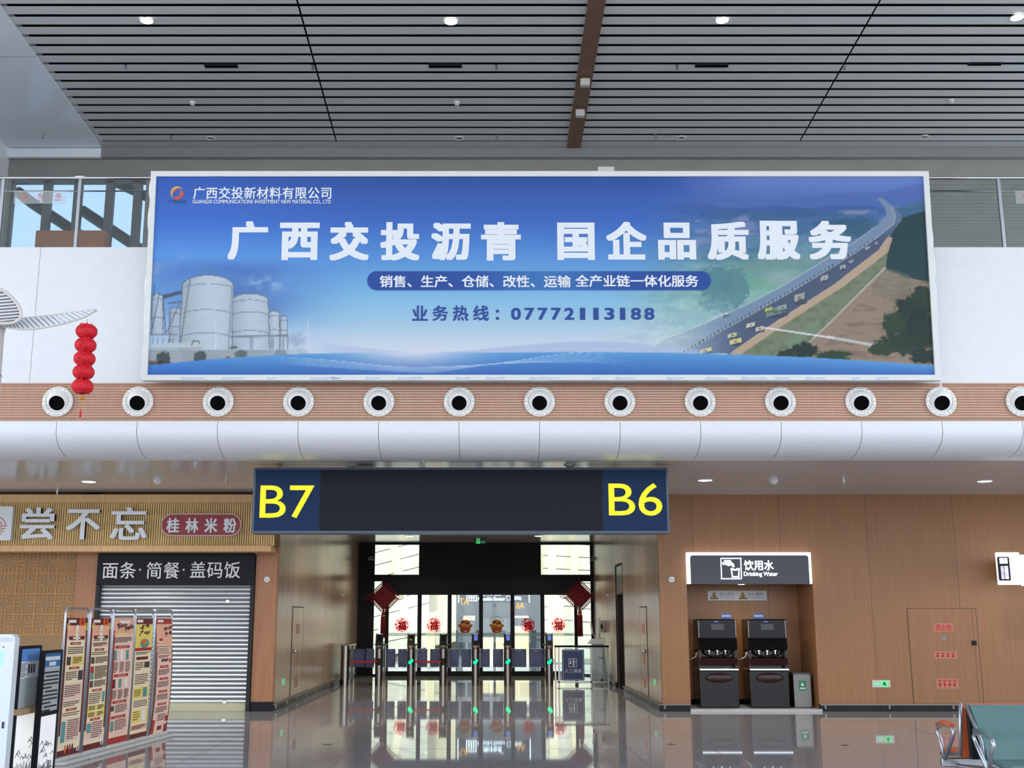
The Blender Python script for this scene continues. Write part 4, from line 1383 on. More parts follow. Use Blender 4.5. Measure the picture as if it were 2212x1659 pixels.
# water dispensers
M['machine'] = mat('black_gloss_panel', (10, 10, 11), 0.05, var=0.0, spec=0.24)
M['machine2'] = mat('dark_red_gloss', (44, 20, 20), 0.12, var=0.0, spec=0.3)
def dispenser(x, y, label, tube_side):
    r = thing('water_dispenser', label, 'water dispenser', (x, y, 0.045), group='water dispensers')
    h, wd2 = 1.58, 0.335
    b = B()
    b.box(-wd2 - 0.03, wd2 + 0.02, 0.0, 0.52, 0.0, 0.66, bev=0.015)
    obj('lower_cabinet', b, M['machine'], r, True)
    b = B()
    b.box(-wd2 - 0.03, wd2 + 0.02, -0.06, 0.5, 0.66, 0.70, bev=0.01)
    obj('drip_tray', b, M['chrome'], r, True)
    b = B()
    b.box(-wd2 - 0.02, wd2 + 0.02, 0.16, 0.5, 0.70, 1.02)
    b.box(-wd2 - 0.02, -wd2 + 0.03, 0.02, 0.16, 0.70, 1.02)
    b.box(wd2 - 0.03, wd2 + 0.02, 0.02, 0.16, 0.70, 1.02)
    obj('dispensing_bay', b, M['machine2'], r, True)
    b = B()     # upper cabinet: bulging front
    pts = [(0.5, 1.0), (0.14, 1.0), (0.02, 1.03), (-0.02, 1.09), (0.0, 1.16), (0.04, 1.24), (0.03, h - 0.02), (0.05, h), (0.5, h)]
    b.prism(pts, -wd2 - 0.02, wd2 + 0.02, axis='x')
    bmesh.ops.recalc_face_normals(b.bm, faces=b.bm.faces)
    up = obj('upper_cabinet', b, M['machine'], r, True)
    obj('display', B().box(-0.11, 0.13, 0.024, 0.034, h - 0.20, h - 0.08, bev=0.004), M['screenoff'], up, True)
    obj('blue_light', B().box(-0.05, 0.03, 0.026, 0.032, h - 0.052, h - 0.035), mat('lit_blue_mark', (70, 90, 200), 0.4, emit=0.35) if 'lbm' not in M else M['lbm'], up, True)
    b = B()     # oval collar round the taps
    b.lathe([(0.26, 0.0), (0.27, 0.03), (0.22, 0.045), (0.19, 0.02)], (0, 0.1, 0), (0, -1, 0), 36)
    for v in b.bm.verts:
        v.co.z = v.co.z * 0.42 + 1.0
    obj('oval_collar', b, M['machine'], r, True)
    for sx in (-1, 1):
        b = B()
        b.box(sx * (wd2 + 0.005) - 0.012, sx * (wd2 + 0.005) + 0.012, 0.012, 0.03, 1.25, h - 0.02, bev=0.004)
        obj('edge_trim', b, M['darksteel'], up, True)
    b = B()     # brown skirt bulging below the taps
    b.prism([(0.1, 0.74), (0.0, 0.76), (-0.03, 0.82), (0.0, 0.88), (0.1, 0.9)], -wd2 - 0.01, wd2 + 0.01, axis='x')
    bmesh.ops.recalc_face_normals(b.bm, faces=b.bm.faces)
    obj('bay_skirt', b, M['machine2'], r, True)
    for dx_ in (-0.15, 0.0, 0.15):
        b = B()
        b.cyl((dx_, 0.16, 1.0), (dx_, 0.09, 1.0), 0.016, 10)
        b.cyl((dx_, 0.09, 1.015), (dx_, 0.09, 0.94), 0.014, 10)
        b.box(dx_ - 0.025, dx_ + 0.025, 0.075, 0.10, 1.01, 1.025)
        obj('tap', b, M['chrome'], r, True)
    b = B()     # round lower door moulding
    b.lathe([(0.24, 0), (0.25, 0.012), (0.22, 0.02), (0, 0.022)], (0, 0.004, 0), (0, -1, 0), 36)
    for v in b.bm.verts:
        v.co.z = v.co.z * 0.35 + 0.53
    obj('oval_door', b, M['machine2'], r, True)
    b = B()
    s = tube_side
    b.tube([(s * (wd2 + 0.02), 0.2, 0.98), (s * (wd2 + 0.05), 0.16, 0.9), (s * (wd2 + 0.12), 0.2, 0.86), (s * (wd2 + 0.16), 0.3, 0.84)], 0.013, 8)
    obj('water_hose', b, M['plasticgrey'], r, True)
    return r
M['lbm'] = mat('lit_blue_mark', (70, 90, 200), 0.4, emit=0.35)
ym = YW + 0.18
xa_ = Xat(1555, 1500, ym)
xb2 = Xat(1664, 1500, ym)
dispenser(xa_, ym, 'black glossy water dispenser with three taps, the machine away from the steel bin', -1)
dispenser(xb2, ym, 'black glossy water dispenser with three taps, the machine beside the steel bin', -1)
for (uu, xx, lb) in ((1569, xa_, 'small blue notice card standing on the water dispenser away from the bin'), (1639, xb2, 'small blue notice card standing on the water dispenser beside the bin')):
    yy = ym + 0.12
    x = Xat(uu, 1332, yy)
    r = thing('notice_card', lb, 'notice', (x, yy, 1.626), group='blue notice cards')
    obj('card', B().box(-0.095, 0.095, 0, 0.006, 0, 0.105), mat('card_blue', (52, 82, 152), 0.4, var=0), r, True)
    obj('lettering', B().add(text('暂停使用', -0.08, 0.08, 0.035, 0.08, 0, depth=0.002, bold=0.01)), M['ink_white'], r, True)
    obj('foot', B().box(-0.09, 0.09, 0.0, 0.06, -0.001, 0.004), M['glass'], r, True)
r = thing('litter_bin', 'steel litter bin with a green label in the water niche', 'bin', (Xat(1733, 1500, ym + 0.1), ym + 0.05, 0.045))
obj('body', B().box(-0.165, 0.165, 0.0, 0.30, 0, 0.60, bev=0.012), M['darksteel'], r, True)
obj('rim', B().box(-0.17, 0.17, -0.005, 0.305, 0.60, 0.62, bev=0.006), M['darksteel'], r, True)
lp = obj('label', B().box(-0.07, 0.07, -0.004, 0.0, 0.30, 0.48), mat('label_green', (40, 130, 80), 0.5, var=0), r, True)
b = B()
for k in range(3):
    b.box(-0.05 + 0.036 * k, -0.022 + 0.036 * k, -0.006, -0.004, 0.33, 0.355)
b.prism([(-0.03, 0.39), (0.03, 0.39), (0, 0.45)], -0.006, -0.004)
obj('lettering', b, M['ink_white'], lp, True)
yb_ = ny1
r = thing('warning_plate', 'white plate with two yellow warning triangles on the back of the niche', 'warning sign', (Xat(1592, 1286, yb_), yb_, Zat(1297, yb_)))
obj('plate', B().box(Xat(1528, 1286, yb_), Xat(1656, 1286, yb_), yb_ - 0.012, yb_, Zat(1297, yb_), Zat(1276, yb_), bev=0.003), mat('plate_white', (206, 208, 214), 0.4, var=0), r)
yq = yb_ - 0.013
b = B()
b2 = B()
for u in (1542.5, 1604.5):
    ci, zi, zt2 = Xat(u, 1286, yq), Zat(1294, yq), Zat(1278.5, yq)
    hw = 0.085
    b2.prism([(ci - hw, zi), (ci + hw, zi), (ci, zt2)], yq - 0.002, yq)
    b.prism([(ci - hw * 0.76, zi + 0.018), (ci + hw * 0.76, zi + 0.018), (ci, zt2 - 0.03)], yq - 0.004, yq - 0.002)
    b2.prism([(ci - 0.025, zi + 0.028), (ci + 0.025, zi + 0.028), (ci + 0.012, zi + 0.07), (ci - 0.01, zi + 0.07)], yq - 0.006, yq - 0.004)
tr = obj('triangle_border', b2, M['ink_dark'], r)
obj('triangle', b, mat('warning_yellow', (222, 186, 30), 0.5, var=0), tr)
b = B()
b.add(pxtext('当心烫伤', 1554, 1585, 1280, 1287, yq, depth=0.002))
b.add(pxtext('Warning Scald', 1555, 1587, 1289.5, 1293.5, yq, depth=0.002))
b.add(pxtext('当心滑倒', 1615, 1648, 1280, 1287, yq, depth=0.002))
b.add(pxtext('Warning Slippery', 1615, 1653, 1289.5, 1293.5, yq, depth=0.002))
obj('lettering', b, mat('grey_ink', (110, 110, 116), 0.6, var=0), r)
def downlight(name, label, loc, rad, power, group, grazing=None, cone=120):
    r = thing(name, label, 'ceiling light', loc, group=group)
    obj('trim_ring', B().lathe([(rad * 1.12, 0), (rad * 1.12, 0.008), (rad, 0.012), (rad * 0.95, -0.0)], ax=(0, 0, -1), n=24), M['lamptrim'], r, True)
    b = B()
    b.lathe([(rad * 0.97, 0.006), (rad * 0.6, 0.012), (0, 0.014)], ax=(0, 0, -1), n=24)
    obj('lens', b, M['lampdisc'], r, True)
    if power:
        lamp('lamp_light', Vector(loc) + Vector((0, 0, -0.03)), power, rad, cone, parent=r)
    return r
def soff(u, v):
    Y = Yfl(v, ZS)
    return (Xat(u, v, Y), Y, ZS)
downlight('downlight', 'small downlight in the ceiling of the water niche', (Xat(1603, 1263, YW + 0.25), YW + 0.3, nzt), 0.075, 14, 'lit soffit downlights', cone=130)
downlight('downlight', 'lit round downlight in the soffit above the noodle shop sign', soff(192, 1040), 0.115, 60, 'lit soffit downlights')
downlight('downlight', 'lit round downlight in the soffit above the drinking water sign', soff(1523, 1037), 0.115, 60, 'lit soffit downlights')
downlight('downlight', 'lit round downlight in the soffit above the hydrant door', soff(2127, 1039), 0.115, 60, 'lit soffit downlights')
for u, lb in ((341, 'small white smoke detector in the soffit above the noodle shop'), (1671, 'small white smoke detector in the soffit above the water niche')):
    r = thing('smoke_detector', lb, 'smoke detector', soff(u, 1037), group='soffit smoke detectors')
    obj('dome', B().lathe([(0.075, 0), (0.07, 0.03), (0.05, 0.05), (0.035, 0.07), (0, 0.07)], ax=(0, 0, -1), n=20), M['white'], r, True)
def sprinkler(label, loc, g):
    r = thing('sprinkler', label, 'sprinkler', loc, group=g)
    b = B()
    b.cyl((0, 0, 0), (0, 0, -0.05), 0.012, 8)
    b.cyl((0, 0, 0), (0, 0, -0.006), 0.03, 12)
    obj('nozzle', b, M['steel'], r, True)
    obj('deflector', B().cyl((0, 0, -0.075), (0, 0, -0.07), 0.03, 10).tube([(0.012, 0, -0.045), (0.018, 0, -0.06), (0, 0, -0.072)], 0.004, 5), M['steel'], r, True)
    return r
for u, v, lb in ((423, 1003, 'tiny sprinkler in the soffit left of the B7 sign'), (489, 1038, 'tiny sprinkler in the soffit near the bamboo slats'), (124, 1062, 'tiny sprinkler in the soffit above the shop logo'), (1822, 1038, 'tiny sprinkler in the soffit between the two right lamps'), (915, 998, 'tiny sprinkler in the soffit above the middle of the gate sign')):
    sprinkler(lb, soff(u, v), 'soffit sprinklers')

# unseen downlights added to brighten the passage and the floor behind the sign
for x, y, lb in ((-2.6, 18.9, 'added fill downlight behind the left half of the gate sign'), (0.6, 18.9, 'added fill downlight behind the right half of the gate sign'), (-2.2, 24.0, 'added fill downlight in the passage ceiling near the shop side'), (1.4, 24.0, 'added fill downlight in the passage ceiling near the water niche side'), (-2.2, 27.6, 'added fill downlight in the passage ceiling before the blank gates'), (1.4, 27.6, 'added fill downlight in the passage ceiling before the staffed barrier'), (-2.2, 31.8, 'added fill downlight in the passage ceiling beyond the blank gates'), (1.4, 31.8, 'added fill downlight in the passage ceiling beyond the staffed barrier')):
    downlight('downlight', lb, (x, y, ZS), 0.115, 60, 'lit soffit downlights', cone=150)

# lit sign at the right edge
YR = 20.4
r = thing('wall_sign', 'bright white lit sign with dark inset on the timber wall beyond the hydrant door', 'sign', (Xat(2180, 1262, YR), YR, Zat(1262, YR)))
x0, x1, z0, z1 = Xat(2153, 1228, YR), Xat(2205, 1228, YR), Zat(1263, YR), Zat(1193, YR)
obj('lit_box', B().box(x0 + 0.02, x1, YR, YR + 0.07, z0, z1, bev=0.015), M['signwhite'], r)
obj('bracket', B().box(x0 + 0.42, x1 - 0.02, YR + 0.07, YW, z0 + 0.1, z1 - 0.1), M['blackmetal'], r)
b = B()
b.prism(rrect(x0 + 0.021, x0 + 0.235, z0 + 0.07, z1 - 0.08, 0.025), YR - 0.006, YR)
fc = obj('face', b, M['blackmetal'], r)
b = B()
for k in range(2):
    b.box(x0 + 0.06 + 0.075 * k, x0 + 0.125 + 0.075 * k, YR - 0.009, YR - 0.006, z1 - 0.20, z1 - 0.10)
for k in range(9):
    b.box(x0 + 0.07, x0 + 0.12, YR - 0.008, YR - 0.006, z0 + 0.1 + 0.026 * k, z0 + 0.115 + 0.026 * k)
    b.box(x0 + 0.135, x0 + 0.20, YR - 0.008, YR - 0.006, z0 + 0.1 + 0.026 * k, z0 + 0.118 + 0.026 * k)
obj('lettering', b, mat('lit_lilac', (206, 212, 255), 0.5, emit=0.9), fc)
b = B()
b.box(x1 + 0.03, x1 + 0.5, YR + 0.04, YR + 0.12, z0 - 0.02, z1 - 0.04, bev=0.015)
obj('side_box', b, M['signwhite'], r)

# ================================================================== on the slatted ceiling
def ceil(u, v, dz=0.0):
    Y = (10.75 + 0.056 * 21.5 - EYE) / (kv(v) + 0.056)
    return (Xat(u, v, Y), Y, Zc(Y) - dz)
for u, v, lb in ((317, 44, 'leftmost lit spotlight in the slatted ceiling'), (974, 46, 'lit spotlight in the slatted ceiling left of the brown beam'), (1560, 43, 'lit spotlight in the slatted ceiling right of the brown beam'), (2197, 37, 'lit spotlight in the slatted ceiling by the upper right corner')):
    downlight('ceiling_spotlight', lb, ceil(u, v, 0.002), 0.10, 25, 'lit spotlights of the slatted ceiling', cone=100)
for u, v, lb in ((478, 141, 'black slot air outlet left of the ceiling joint, leftmost of four'), (962, 141, 'black slot air outlet between the left joint and the brown beam'), (1537, 140, 'black slot air outlet directly right of the brown beam'), (2128, 136, 'black slot air outlet near the right edge of the ceiling')):
    r = thing('slot_air_outlet', lb, 'air vent', ceil(u, v + 1, 0.0), group='black slot outlets', rx=-SL)
    b = B()
    b.box(-0.275, 0.275, -0.045, -0.035, -0.02, 0.06)
    b.box(-0.275, 0.275, 0.035, 0.045, -0.02, 0.06)
    b.box(-0.285, -0.275, -0.045, 0.045, -0.02, 0.06)
    b.box(0.275, 0.285, -0.045, 0.045, -0.02, 0.06)
    obj('frame', b, M['black'], r, True)
    b = B()
    for k in (-0.018, 0.0, 0.018):
        b.box(-0.275, 0.275, k - 0.003, k + 0.003, -0.015, 0.03)
    b.box(-0.275, 0.275, -0.035, 0.035, 0.03, 0.04)
    obj('blade', b, M['void'], r, True)
for u, v, lb in ((416, 220, 'white smoke detector under the slatted ceiling, leftmost of three'), (987, 220, 'white smoke detector under the slatted ceiling near the brown beam'), (2054, 215, 'white smoke detector under the slatted ceiling on the far right')):
    r = thing('smoke_detector', lb, 'smoke detector', ceil(u, v), group='smoke detectors on the slatted ceiling')
    obj('base', B().lathe([(0, 0), (0.055, 0), (0.055, 0.03), (0, 0.03)], ax=(0, 0, -1), n=20), M['white'], r, True)
    obj('dome', B().lathe([(0.045, 0.03), (0.04, 0.06), (0.02, 0.075), (0, 0.075)], ax=(0, 0, -1), n=20), M['plasticgrey'], r, True)
for u, v, lb in ((455, 298, 'round ceiling speaker above the left end of the billboard'), (992, 298, 'round ceiling speaker left of the foot of the brown beam'), (1472, 297, 'round ceiling speaker right of the foot of the brown beam'), (1996, 295, 'round ceiling speaker above the right end of the billboard')):
    r = thing('ceiling_speaker', lb, 'speaker', ceil(u, v), group='round speakers at the far end of the ceiling')
    obj('trim_ring', B().lathe([(0.09, 0.0), (0.088, 0.014), (0.07, 0.016), (0.064, 0.0)], ax=(0, 0, -1), n=28), M['white'], r, True)
    obj('grille', B().lathe([(0.066, 0.004), (0.03, 0.009), (0, 0.01)], ax=(0, 0, -1), n=28), mat('speaker_grille', (140, 142, 142), 0.6, var=0) if 'spk' not in M else M['spk'], r, True)
M['spk'] = mat('speaker_grille', (140, 142, 142), 0.6, var=0)
for u, v, lb in ((272, 141, 'tiny sprinkler under the slats left of the leftmost slot outlet'), (676, 141, 'tiny sprinkler at the left joint of the slatted ceiling'), (1072, 141, 'tiny sprinkler under the slats left of the brown beam'), (1462, 141, 'tiny sprinkler under the slats beside the slot outlet right of the beam'), (1823, 141, 'tiny sprinkler at the right joint of the slatted ceiling'), (1073, 292, 'tiny sprinkler at the far end of the slats left of the beam'), (1416, 291, 'tiny sprinkler at the far end of the slats right of the beam'), (370, 293, 'tiny sprinkler at the far left end of the slats')):
    sprinkler(lb, ceil(u, v), 'sprinklers of the slatted ceiling')
sprinkler('small sprinkler in the pale panel at the upper left', ceil(93, 287, 0.03), 'sprinklers of the slatted ceiling')
for v, lb in ((162, 'white floodlight box on the brown beam, the nearer of two'), (229, 'white floodlight box on the brown beam, the farther of two')):
    p = ceil(1253, v)
    r = thing('floodlight', lb, 'floodlight', (1.685, p[1], Zc(p[1]) - 0.05), group='floodlights on the brown beam')
    obj('housing', B().box(-0.082, 0.082, -0.05, 0.06, -0.16, -0.03, bev=0.012), M['plasticgrey'], r, True)
    b = B()
    b.box(-0.05, 0.05, -0.02, 0.05, -0.03, 0.0)
    b.box(-0.095, -0.084, -0.01, 0.03, -0.11, 0.0)
    b.box(0.084, 0.095, -0.01, 0.03, -0.11, 0.0)
    obj('bracket', b, M['beam'], r, True)

# ================================================================== glass railings of the gallery
YR1 = 15.62
def railing(x0, x1, posts, label):
    zt_, zb_ = Zat(384.5, YR1), Zat(536, YR1)
    r = thing('glass_railing', label, 'railing', ((x0 + x1) / 2, YR1, zb_))
    b = B()
    b.tube([(x0, YR1, zt_), (x1, YR1, zt_)], 0.025, 12)
    obj('handrail', b, M['chrome'], r)
    b = B()
    b.tube([(x0, YR1 + 0.02, zt_ - 0.195), (x1, YR1 + 0.02, zt_ - 0.195)], 0.012, 8)
    obj('lower_rail', b, M['chrome'], r)
    for x in posts:
        obj('post', B().box(x - 0.022, x + 0.022, YR1 - 0.012, YR1 + 0.03, zb_ - 0.01, zt_ - 0.02), M['alu'], r)
    obj('pane', B().box(x0, x1, YR1 + 0.002, YR1 + 0.014, zb_ + 0.01, zt_ - 0.03), M['railglass'], r)
    return r, zt_, zb_
pL = Xat(169, 450, YR1)
railing(-12.0, Xat(335, 450, YR1), (pL, pL - 1.12, pL - 2.24, pL - 3.36, pL - 4.48), 'glass gallery railing with steel posts left of the billboard')
pR = Xat(2165, 480, YR1)
railing(Xat(2004, 450, YR1), 12.0, (pR, pR + 1.12, pR + 2.24, pR + 3.36), 'glass gallery railing with steel posts right of the billboard')
M['fadedred'] = mat('faded_red', (212, 140, 140), 0.5, var=0)
M['film'] = paper('notice_film_clear', (236, 240, 240))
for (u0, u1, lb, cs_) in ((30, 143, 'translucent notice film with three red prohibition circles on the left glass railing', (51, 88, 126)), (2194, 2290, 'translucent notice film with red circles on the right glass railing', (2216, 2252))):
    y = YR1 - 0.004
    r = thing('notice_film', lb, 'notice', (Xat((u0 + u1) / 2, 426, y), y, Zat(440, y)), group='notice films on the railings')
    b = B()
    pxbox(b, u0, u1, 412, 440, y, y + 0.003)
    obj('film', b, M['film'], r)
    for u in cs_:
        b = B()
        c = Vector((Xat(u, 423, y), y - 0.002, Zat(423, y)))
        R = 0.036
        b.tube([c + Vector((R * math.cos(t), 0, R * math.sin(t))) for t in [2 * PI * k / 18 for k in range(19)]], 0.005, 5)
        b.tube([c + Vector((-R * 0.7, 0, R * 0.7)), c + Vector((R * 0.7, 0, -R * 0.7))], 0.005, 5)
        b.ball(c, 0.014, (1, 0.2, 1.2), 8)
        for k in range(4):
            b.box(c.x - 0.05 + 0.028 * k, c.x - 0.03 + 0.028 * k, y - 0.002, y, c.z - 0.075, c.z - 0.055)
        obj('pictogram', b, M['fadedred'], r)

# ================================================================== billboard
YB2 = 15.2
Wb = (2031 - 307) / F / dy(822) * YB2
Yt = Wb * F * dy(371) / (2006 - 329)
Zb0, Zt0 = Zat(822, YB2), Zat(371, Yt)
TILT = math.atan2(YB2 - Yt, Zt0 - Zb0)
Hb = math.hypot(YB2 - Yt, Zt0 - Zb0)
Xc = (Xat(307, 822, YB2) + Xat(2031, 822, YB2)) / 2
RT = Matrix.Rotation(TILT, 3, 'X')
RTi = RT.inverted()
O0 = Vector((Xc, YB2, Zb0))
def PB(u, v):
    """photo pixel -> board coordinates (x, z)"""
    d = Vector(((u - UC) / F, dy(v), SN + (VC - v) / F * CS))
    n = RT @ Vector((0, 1, 0))
    c = Vector((0, 0, EYE))
    P = c + d * ((O0 - c).dot(n) / d.dot(n))
    q = RTi @ (P - O0)
    return q.x, q.z
r = thing('billboard', 'huge blue advertising billboard with white headline, storage tanks and a highway', 'billboard', O0, rx=TILT)
fw = 0.075
b = B()
x0, x1 = -Wb / 2, Wb / 2
for q in ((x0, x1, 0, fw), (x0, x1, Hb - fw, Hb)):
    b.prism([(q[0] + 0, q[2]), (q[1], q[2]), (q[1], q[3]), (q[0], q[3])], -0.03, 0.12)
b.box(x0, x0 + fw, -0.03, 0.12, fw, Hb - fw)
b.box(x1 - fw, x1, -0.03, 0.12, fw, Hb - fw)
fr = obj('frame', b, M['offwhite'], r, True)
obj('back_box', B().box(x0 + 0.03, x1 - 0.03, 0.03, 0.19, 0.03, Hb - 0.03), M['greyband'], r, True)
rr = random.Random(3)
b = B()
for s in (-1, 1):
    z = 0.1
    while z < Hb - 0.1:
        L = 0.06 + 0.2 * rr.random()
        w_ = 0.012 + 0.02 * rr.random()
        b.ball((s * (Wb / 2 + 0.004), 0.0 + 0.04 * rr.random(), z), 1, (w_, 0.03, L), 8)
        z += L * 1.6 + 0.1 * rr.random()
obj('foam_seal', b, mat('white_foam', (236, 238, 240), 0.8, bump=0.4, bscale=60, var=0.03), fr, True)
b = B()
for k in range(20):
    x = x0 + 0.5 + (Wb - 1.0) * (k + 0.7 * rr.random()) / 20
    L = 0.12 + 0.3 * rr.random()
    b.poly([(x, -0.0315, 0.008), (x + L, -0.0315, 0.01 + 0.02 * rr.random()), (x + L * 0.8, -0.0315, 0.035 + 0.02 * rr.random()), (x + L * 0.4, -0.0315, 0.03), (x + 0.02, -0.0315, 0.045)])
obj('torn_film', b, mat('torn_blue_film', (188, 198, 222), 0.5, var=0.05), fr, True)['kind'] = 'stuff'
b = B()
b.prism([(PB(1292, 372)[0], Hb), (PB(1327, 372)[0], Hb), (PB(1327, 372)[0], Hb + 0.075), (PB(1292, 372)[0], Hb + 0.075)], 0.0, 0.1)
b.box(PB(1309, 372)[0], PB(1309.6, 372)[0], -0.002, 0.0, Hb, Hb + 0.075)
obj('junction_box', b, M['plasticgrey'], r, True)

# the print: its picture is computed per point of the sheet, in the measure of the photograph
NX, NZ = 860, 222
gx = np.linspace(x0 + fw, x1 - fw, NX)
gz = np.linspace(fw, Hb - fw, NZ)
GX, GZ = np.meshgrid(gx, gz)
Px = Xc + GX
Py = YB2 - math.sin(TILT) * GZ
Pz = Zb0 + math.cos(TILT) * GZ - EYE
fwd = Py * CS + Pz * SN
U = UC + F * Px / fwd
V = VC - F * (-Py * SN + Pz * CS) / fwd
ART = np.zeros((NZ, NX, 3))
def ss(a, b_, x):
    t = np.clip((x - a) / (b_ - a), 0, 1)
    return t * t * (3 - 2 * t)
def blend(c, a):
    global ART
    c = np.asarray(c, float)
    if c.ndim == 1:
        c = c[None, None, :]
    ART = ART * (1 - a[..., None]) + c * a[..., None]
def noise(sx, sy, seed, oct_=4):
    g = np.random.RandomState(seed)
    out = np.zeros_like(U)
    amp, tot = 1.0, 0.0
    for o in range(oct_):
        fx, fy = sx / 2 ** o, sy / 2 ** o
        n = g.rand(64, 64)
        a, c = U / fx, V / fy
        i, j = np.floor(a).astype(int), np.floor(c).astype(int)
        f, h = a - i, c - j
        f, h = f * f * (3 - 2 * f), h * h * (3 - 2 * h)
        q = lambda di, dj: n[(j + dj) % 64, (i + di) % 64]
        out += amp * ((q(0, 0) * (1 - f) + q(1, 0) * f) * (1 - h) + (q(0, 1) * (1 - f) + q(1, 1) * f) * h)
        tot += amp
        amp *= 0.55
    return out / tot
def inpoly(pts):
    ins = np.zeros(U.shape, bool)
    n = len(pts)
    for i in range(n):
        xa, ya = pts[i]
        xb, yb = pts[(i + 1) % n]
        if ya == yb:
            continue
        c = ((ya > V) != (yb > V)) & (U < (xb - xa) * (V - ya) / (yb - ya) + xa)
        ins ^= c
    return ins.astype(float)
def seg(p, q):
    d = (q[0] - p[0], q[1] - p[1])
    L = d[0] ** 2 + d[1] ** 2 + 1e-9
    t = np.clip(((U - p[0]) * d[0] + (V - p[1]) * d[1]) / L, 0, 1)
    return np.hypot(U - p[0] - t * d[0], V - p[1] - t * d[1]), t
def line(pts, wdt, c, a=1.0):
    m = np.full(U.shape, 1e9)
    for p, q in zip(pts, pts[1:]):
        m = np.minimum(m, seg(p, q)[0])
    blend(c, a * (1 - ss(wdt / 2 - 0.6, wdt / 2 + 0.9, m)))
def fill(pts, c, a=1.0):
    blend(c, a * inpoly(pts))
def blob(cu, cv, ru, rv, c, a=1.0, rag=0.25, seed=1, soft=0.12):
    n = noise(7, 7, seed, 2) - 0.5
    d = np.hypot((U - cu) / ru, (V - cv) / rv) + rag * n * 2
    blend(c, a * (1 - ss(1 - soft, 1 + soft, d)))
st = [(372, (46, 82, 160)), (381, (50, 86, 165)), (430, (60, 102, 186)), (480, (66, 114, 202)), (540, (88, 148, 222)), (590, (112, 174, 231)), (650, (146, 203, 238)), (700, (176, 213, 236)), (735, (210, 224, 240)), (765, (226, 230, 243)), (830, (226, 230, 243))]
vv = [s[0] for s in st]
ART = np.stack([np.interp(V, vv, [s[1][k] for s in st]) for k in range(3)], -1)
lf = [(372, (54, 92, 182)), (381, (58, 98, 188)), (480, (70, 122, 216)), (545, (96, 158, 234)), (585, (98, 152, 224)), (650, (122, 176, 230)), (720, (176, 206, 236)), (830, (200, 218, 240))]
L_ = np.stack([np.interp(V, [s[0] for s in lf], [s[1][k] for s in lf]) for k in range(3)], -1)
blend(L_, ss(820, 420, U))
cl = noise(90, 50, 5)
blend((84, 124, 192), 0.75 * ss(555, 585, V) * (1 - ss(655, 730, V)) * np.exp(-((U - 500) / 150) ** 2) * (0.5 + cl))
blend((150, 180, 220), 0.55 * ss(0.52, 0.75, cl) * ss(540, 565, V) * (1 - ss(620, 650, V)) * ss(440, 380, U))
blend((190, 214, 238), 0.8 * ss(0.45, 0.7, noise(40, 24, 8)) * np.exp(-((U - 575) / 36) ** 2 - ((V - 612) / 15) ** 2))
# highway landscape
mk = ss(1370, 1640, U + (V - 430) * 0.45 + 40 * (noise(120, 60, 2) - 0.5)) * 0.97
nz1, nz2 = noise(60, 14, 11), noise(16, 9, 12)
S_ = [(372, (112, 138, 208)), (395, (108, 134, 204)), (420, (92, 122, 190)), (440, (80, 118, 178)), (500, (86, 128, 166)), (560, (112, 156, 168)), (610, (124, 172, 160)), (660, (158, 198, 192)), (700, (186, 212, 214)), (770, (214, 226, 234))]
G = np.stack([np.interp(V, [s[0] for s in S_], [s[1][k] for s in S_]) for k in range(3)], -1)
G = G + ((nz1 - 0.5)[..., None] * np.array([60, 56, 34]) + (nz2 - 0.5)[..., None] * 36) * ss(418, 450, V)[..., None]
blend(np.clip(G, 0, 255), mk)
rid = 428 - 14 * ss(1700, 1900, U) - 16 * ss(1900, 1990, U) + 10 * (noise(70, 400, 21) - 0.5)
blend((84, 112, 182), mk * 0.8 * ss(rid - 2, rid + 2, V) * (1 - ss(440, 470, V)))
rid = 446 + 14 * (noise(60, 400, 22) - 0.5)
blend((60, 96, 156), mk * 0.7 * ss(rid - 2, rid + 2, V) * (1 - ss(452, 486, V)))
for k, (cu, cv, ru, rv, c) in enumerate(((1640, 470, 90, 10, (66, 106, 150)), (1750, 462, 70, 9, (62, 100, 150)), (1800, 480, 50, 8, (60, 98, 138)), (1845, 492, 50, 22, (52, 92, 116)), (1600, 500, 60, 12, (84, 116, 166)), (1560, 530, 60, 16, (92, 130, 176)), (1660, 575, 80, 14, (122, 160, 150)), (1620, 610, 70, 18, (116, 172, 152)), (1690, 600, 40, 16, (152, 178, 178)), (1740, 560, 60, 10, (128, 156, 158)), (1850, 458, 34, 5, (150, 150, 176)))):
    blob(cu, cv, ru, rv, c, 0.75, 0.35, 30 + k, 0.5)
for k in range(34):
    q = rr.random
    blob(1500 + 130 * q(), 470 + 60 * q(), 6 + 8 * q(), 3 + 4 * q(), (124 + 40 * q(), 140 + 20 * q(), 196), 0.45, 0.2, k, 0.4)
blob(1548, 612, 34, 36, (88, 138, 150), 0.85, 0.4, 60)
blob(1588, 622, 28, 40, (92, 140, 148), 0.85, 0.4, 61)
blob(1558, 655, 46, 22, (104, 152, 158), 0.7, 0.45, 62, 0.4)
blob(1490, 690, 40, 22, (150, 194, 196), 0.6, 0.5, 63, 0.5)
fill([(1920, 455), (2004, 430), (2006, 470), (1960, 480), (1930, 500)], (70, 112, 126), 0.6)
fill([(1905, 560), (1925, 505), (1950, 470), (2010, 452), (2012, 612), (1960, 600), (1915, 585)], (36, 66, 70), 0.95)
fill([(1912, 582), (1960, 600), (2014, 610), (2022, 790), (1700, 782), (1740, 752), (1850, 640)], (156, 136, 118))
blend((120, 104, 92), 0.6 * inpoly([(1912, 582), (1960, 600), (2014, 610), (2022, 790), (1760, 772), (1850, 660)]) * ss(0.5, 0.7, noise(40, 10, 40)))
fill([(1905, 575), (1965, 595), (1990, 640), (1880, 640)], (132, 130, 112), 0.5)
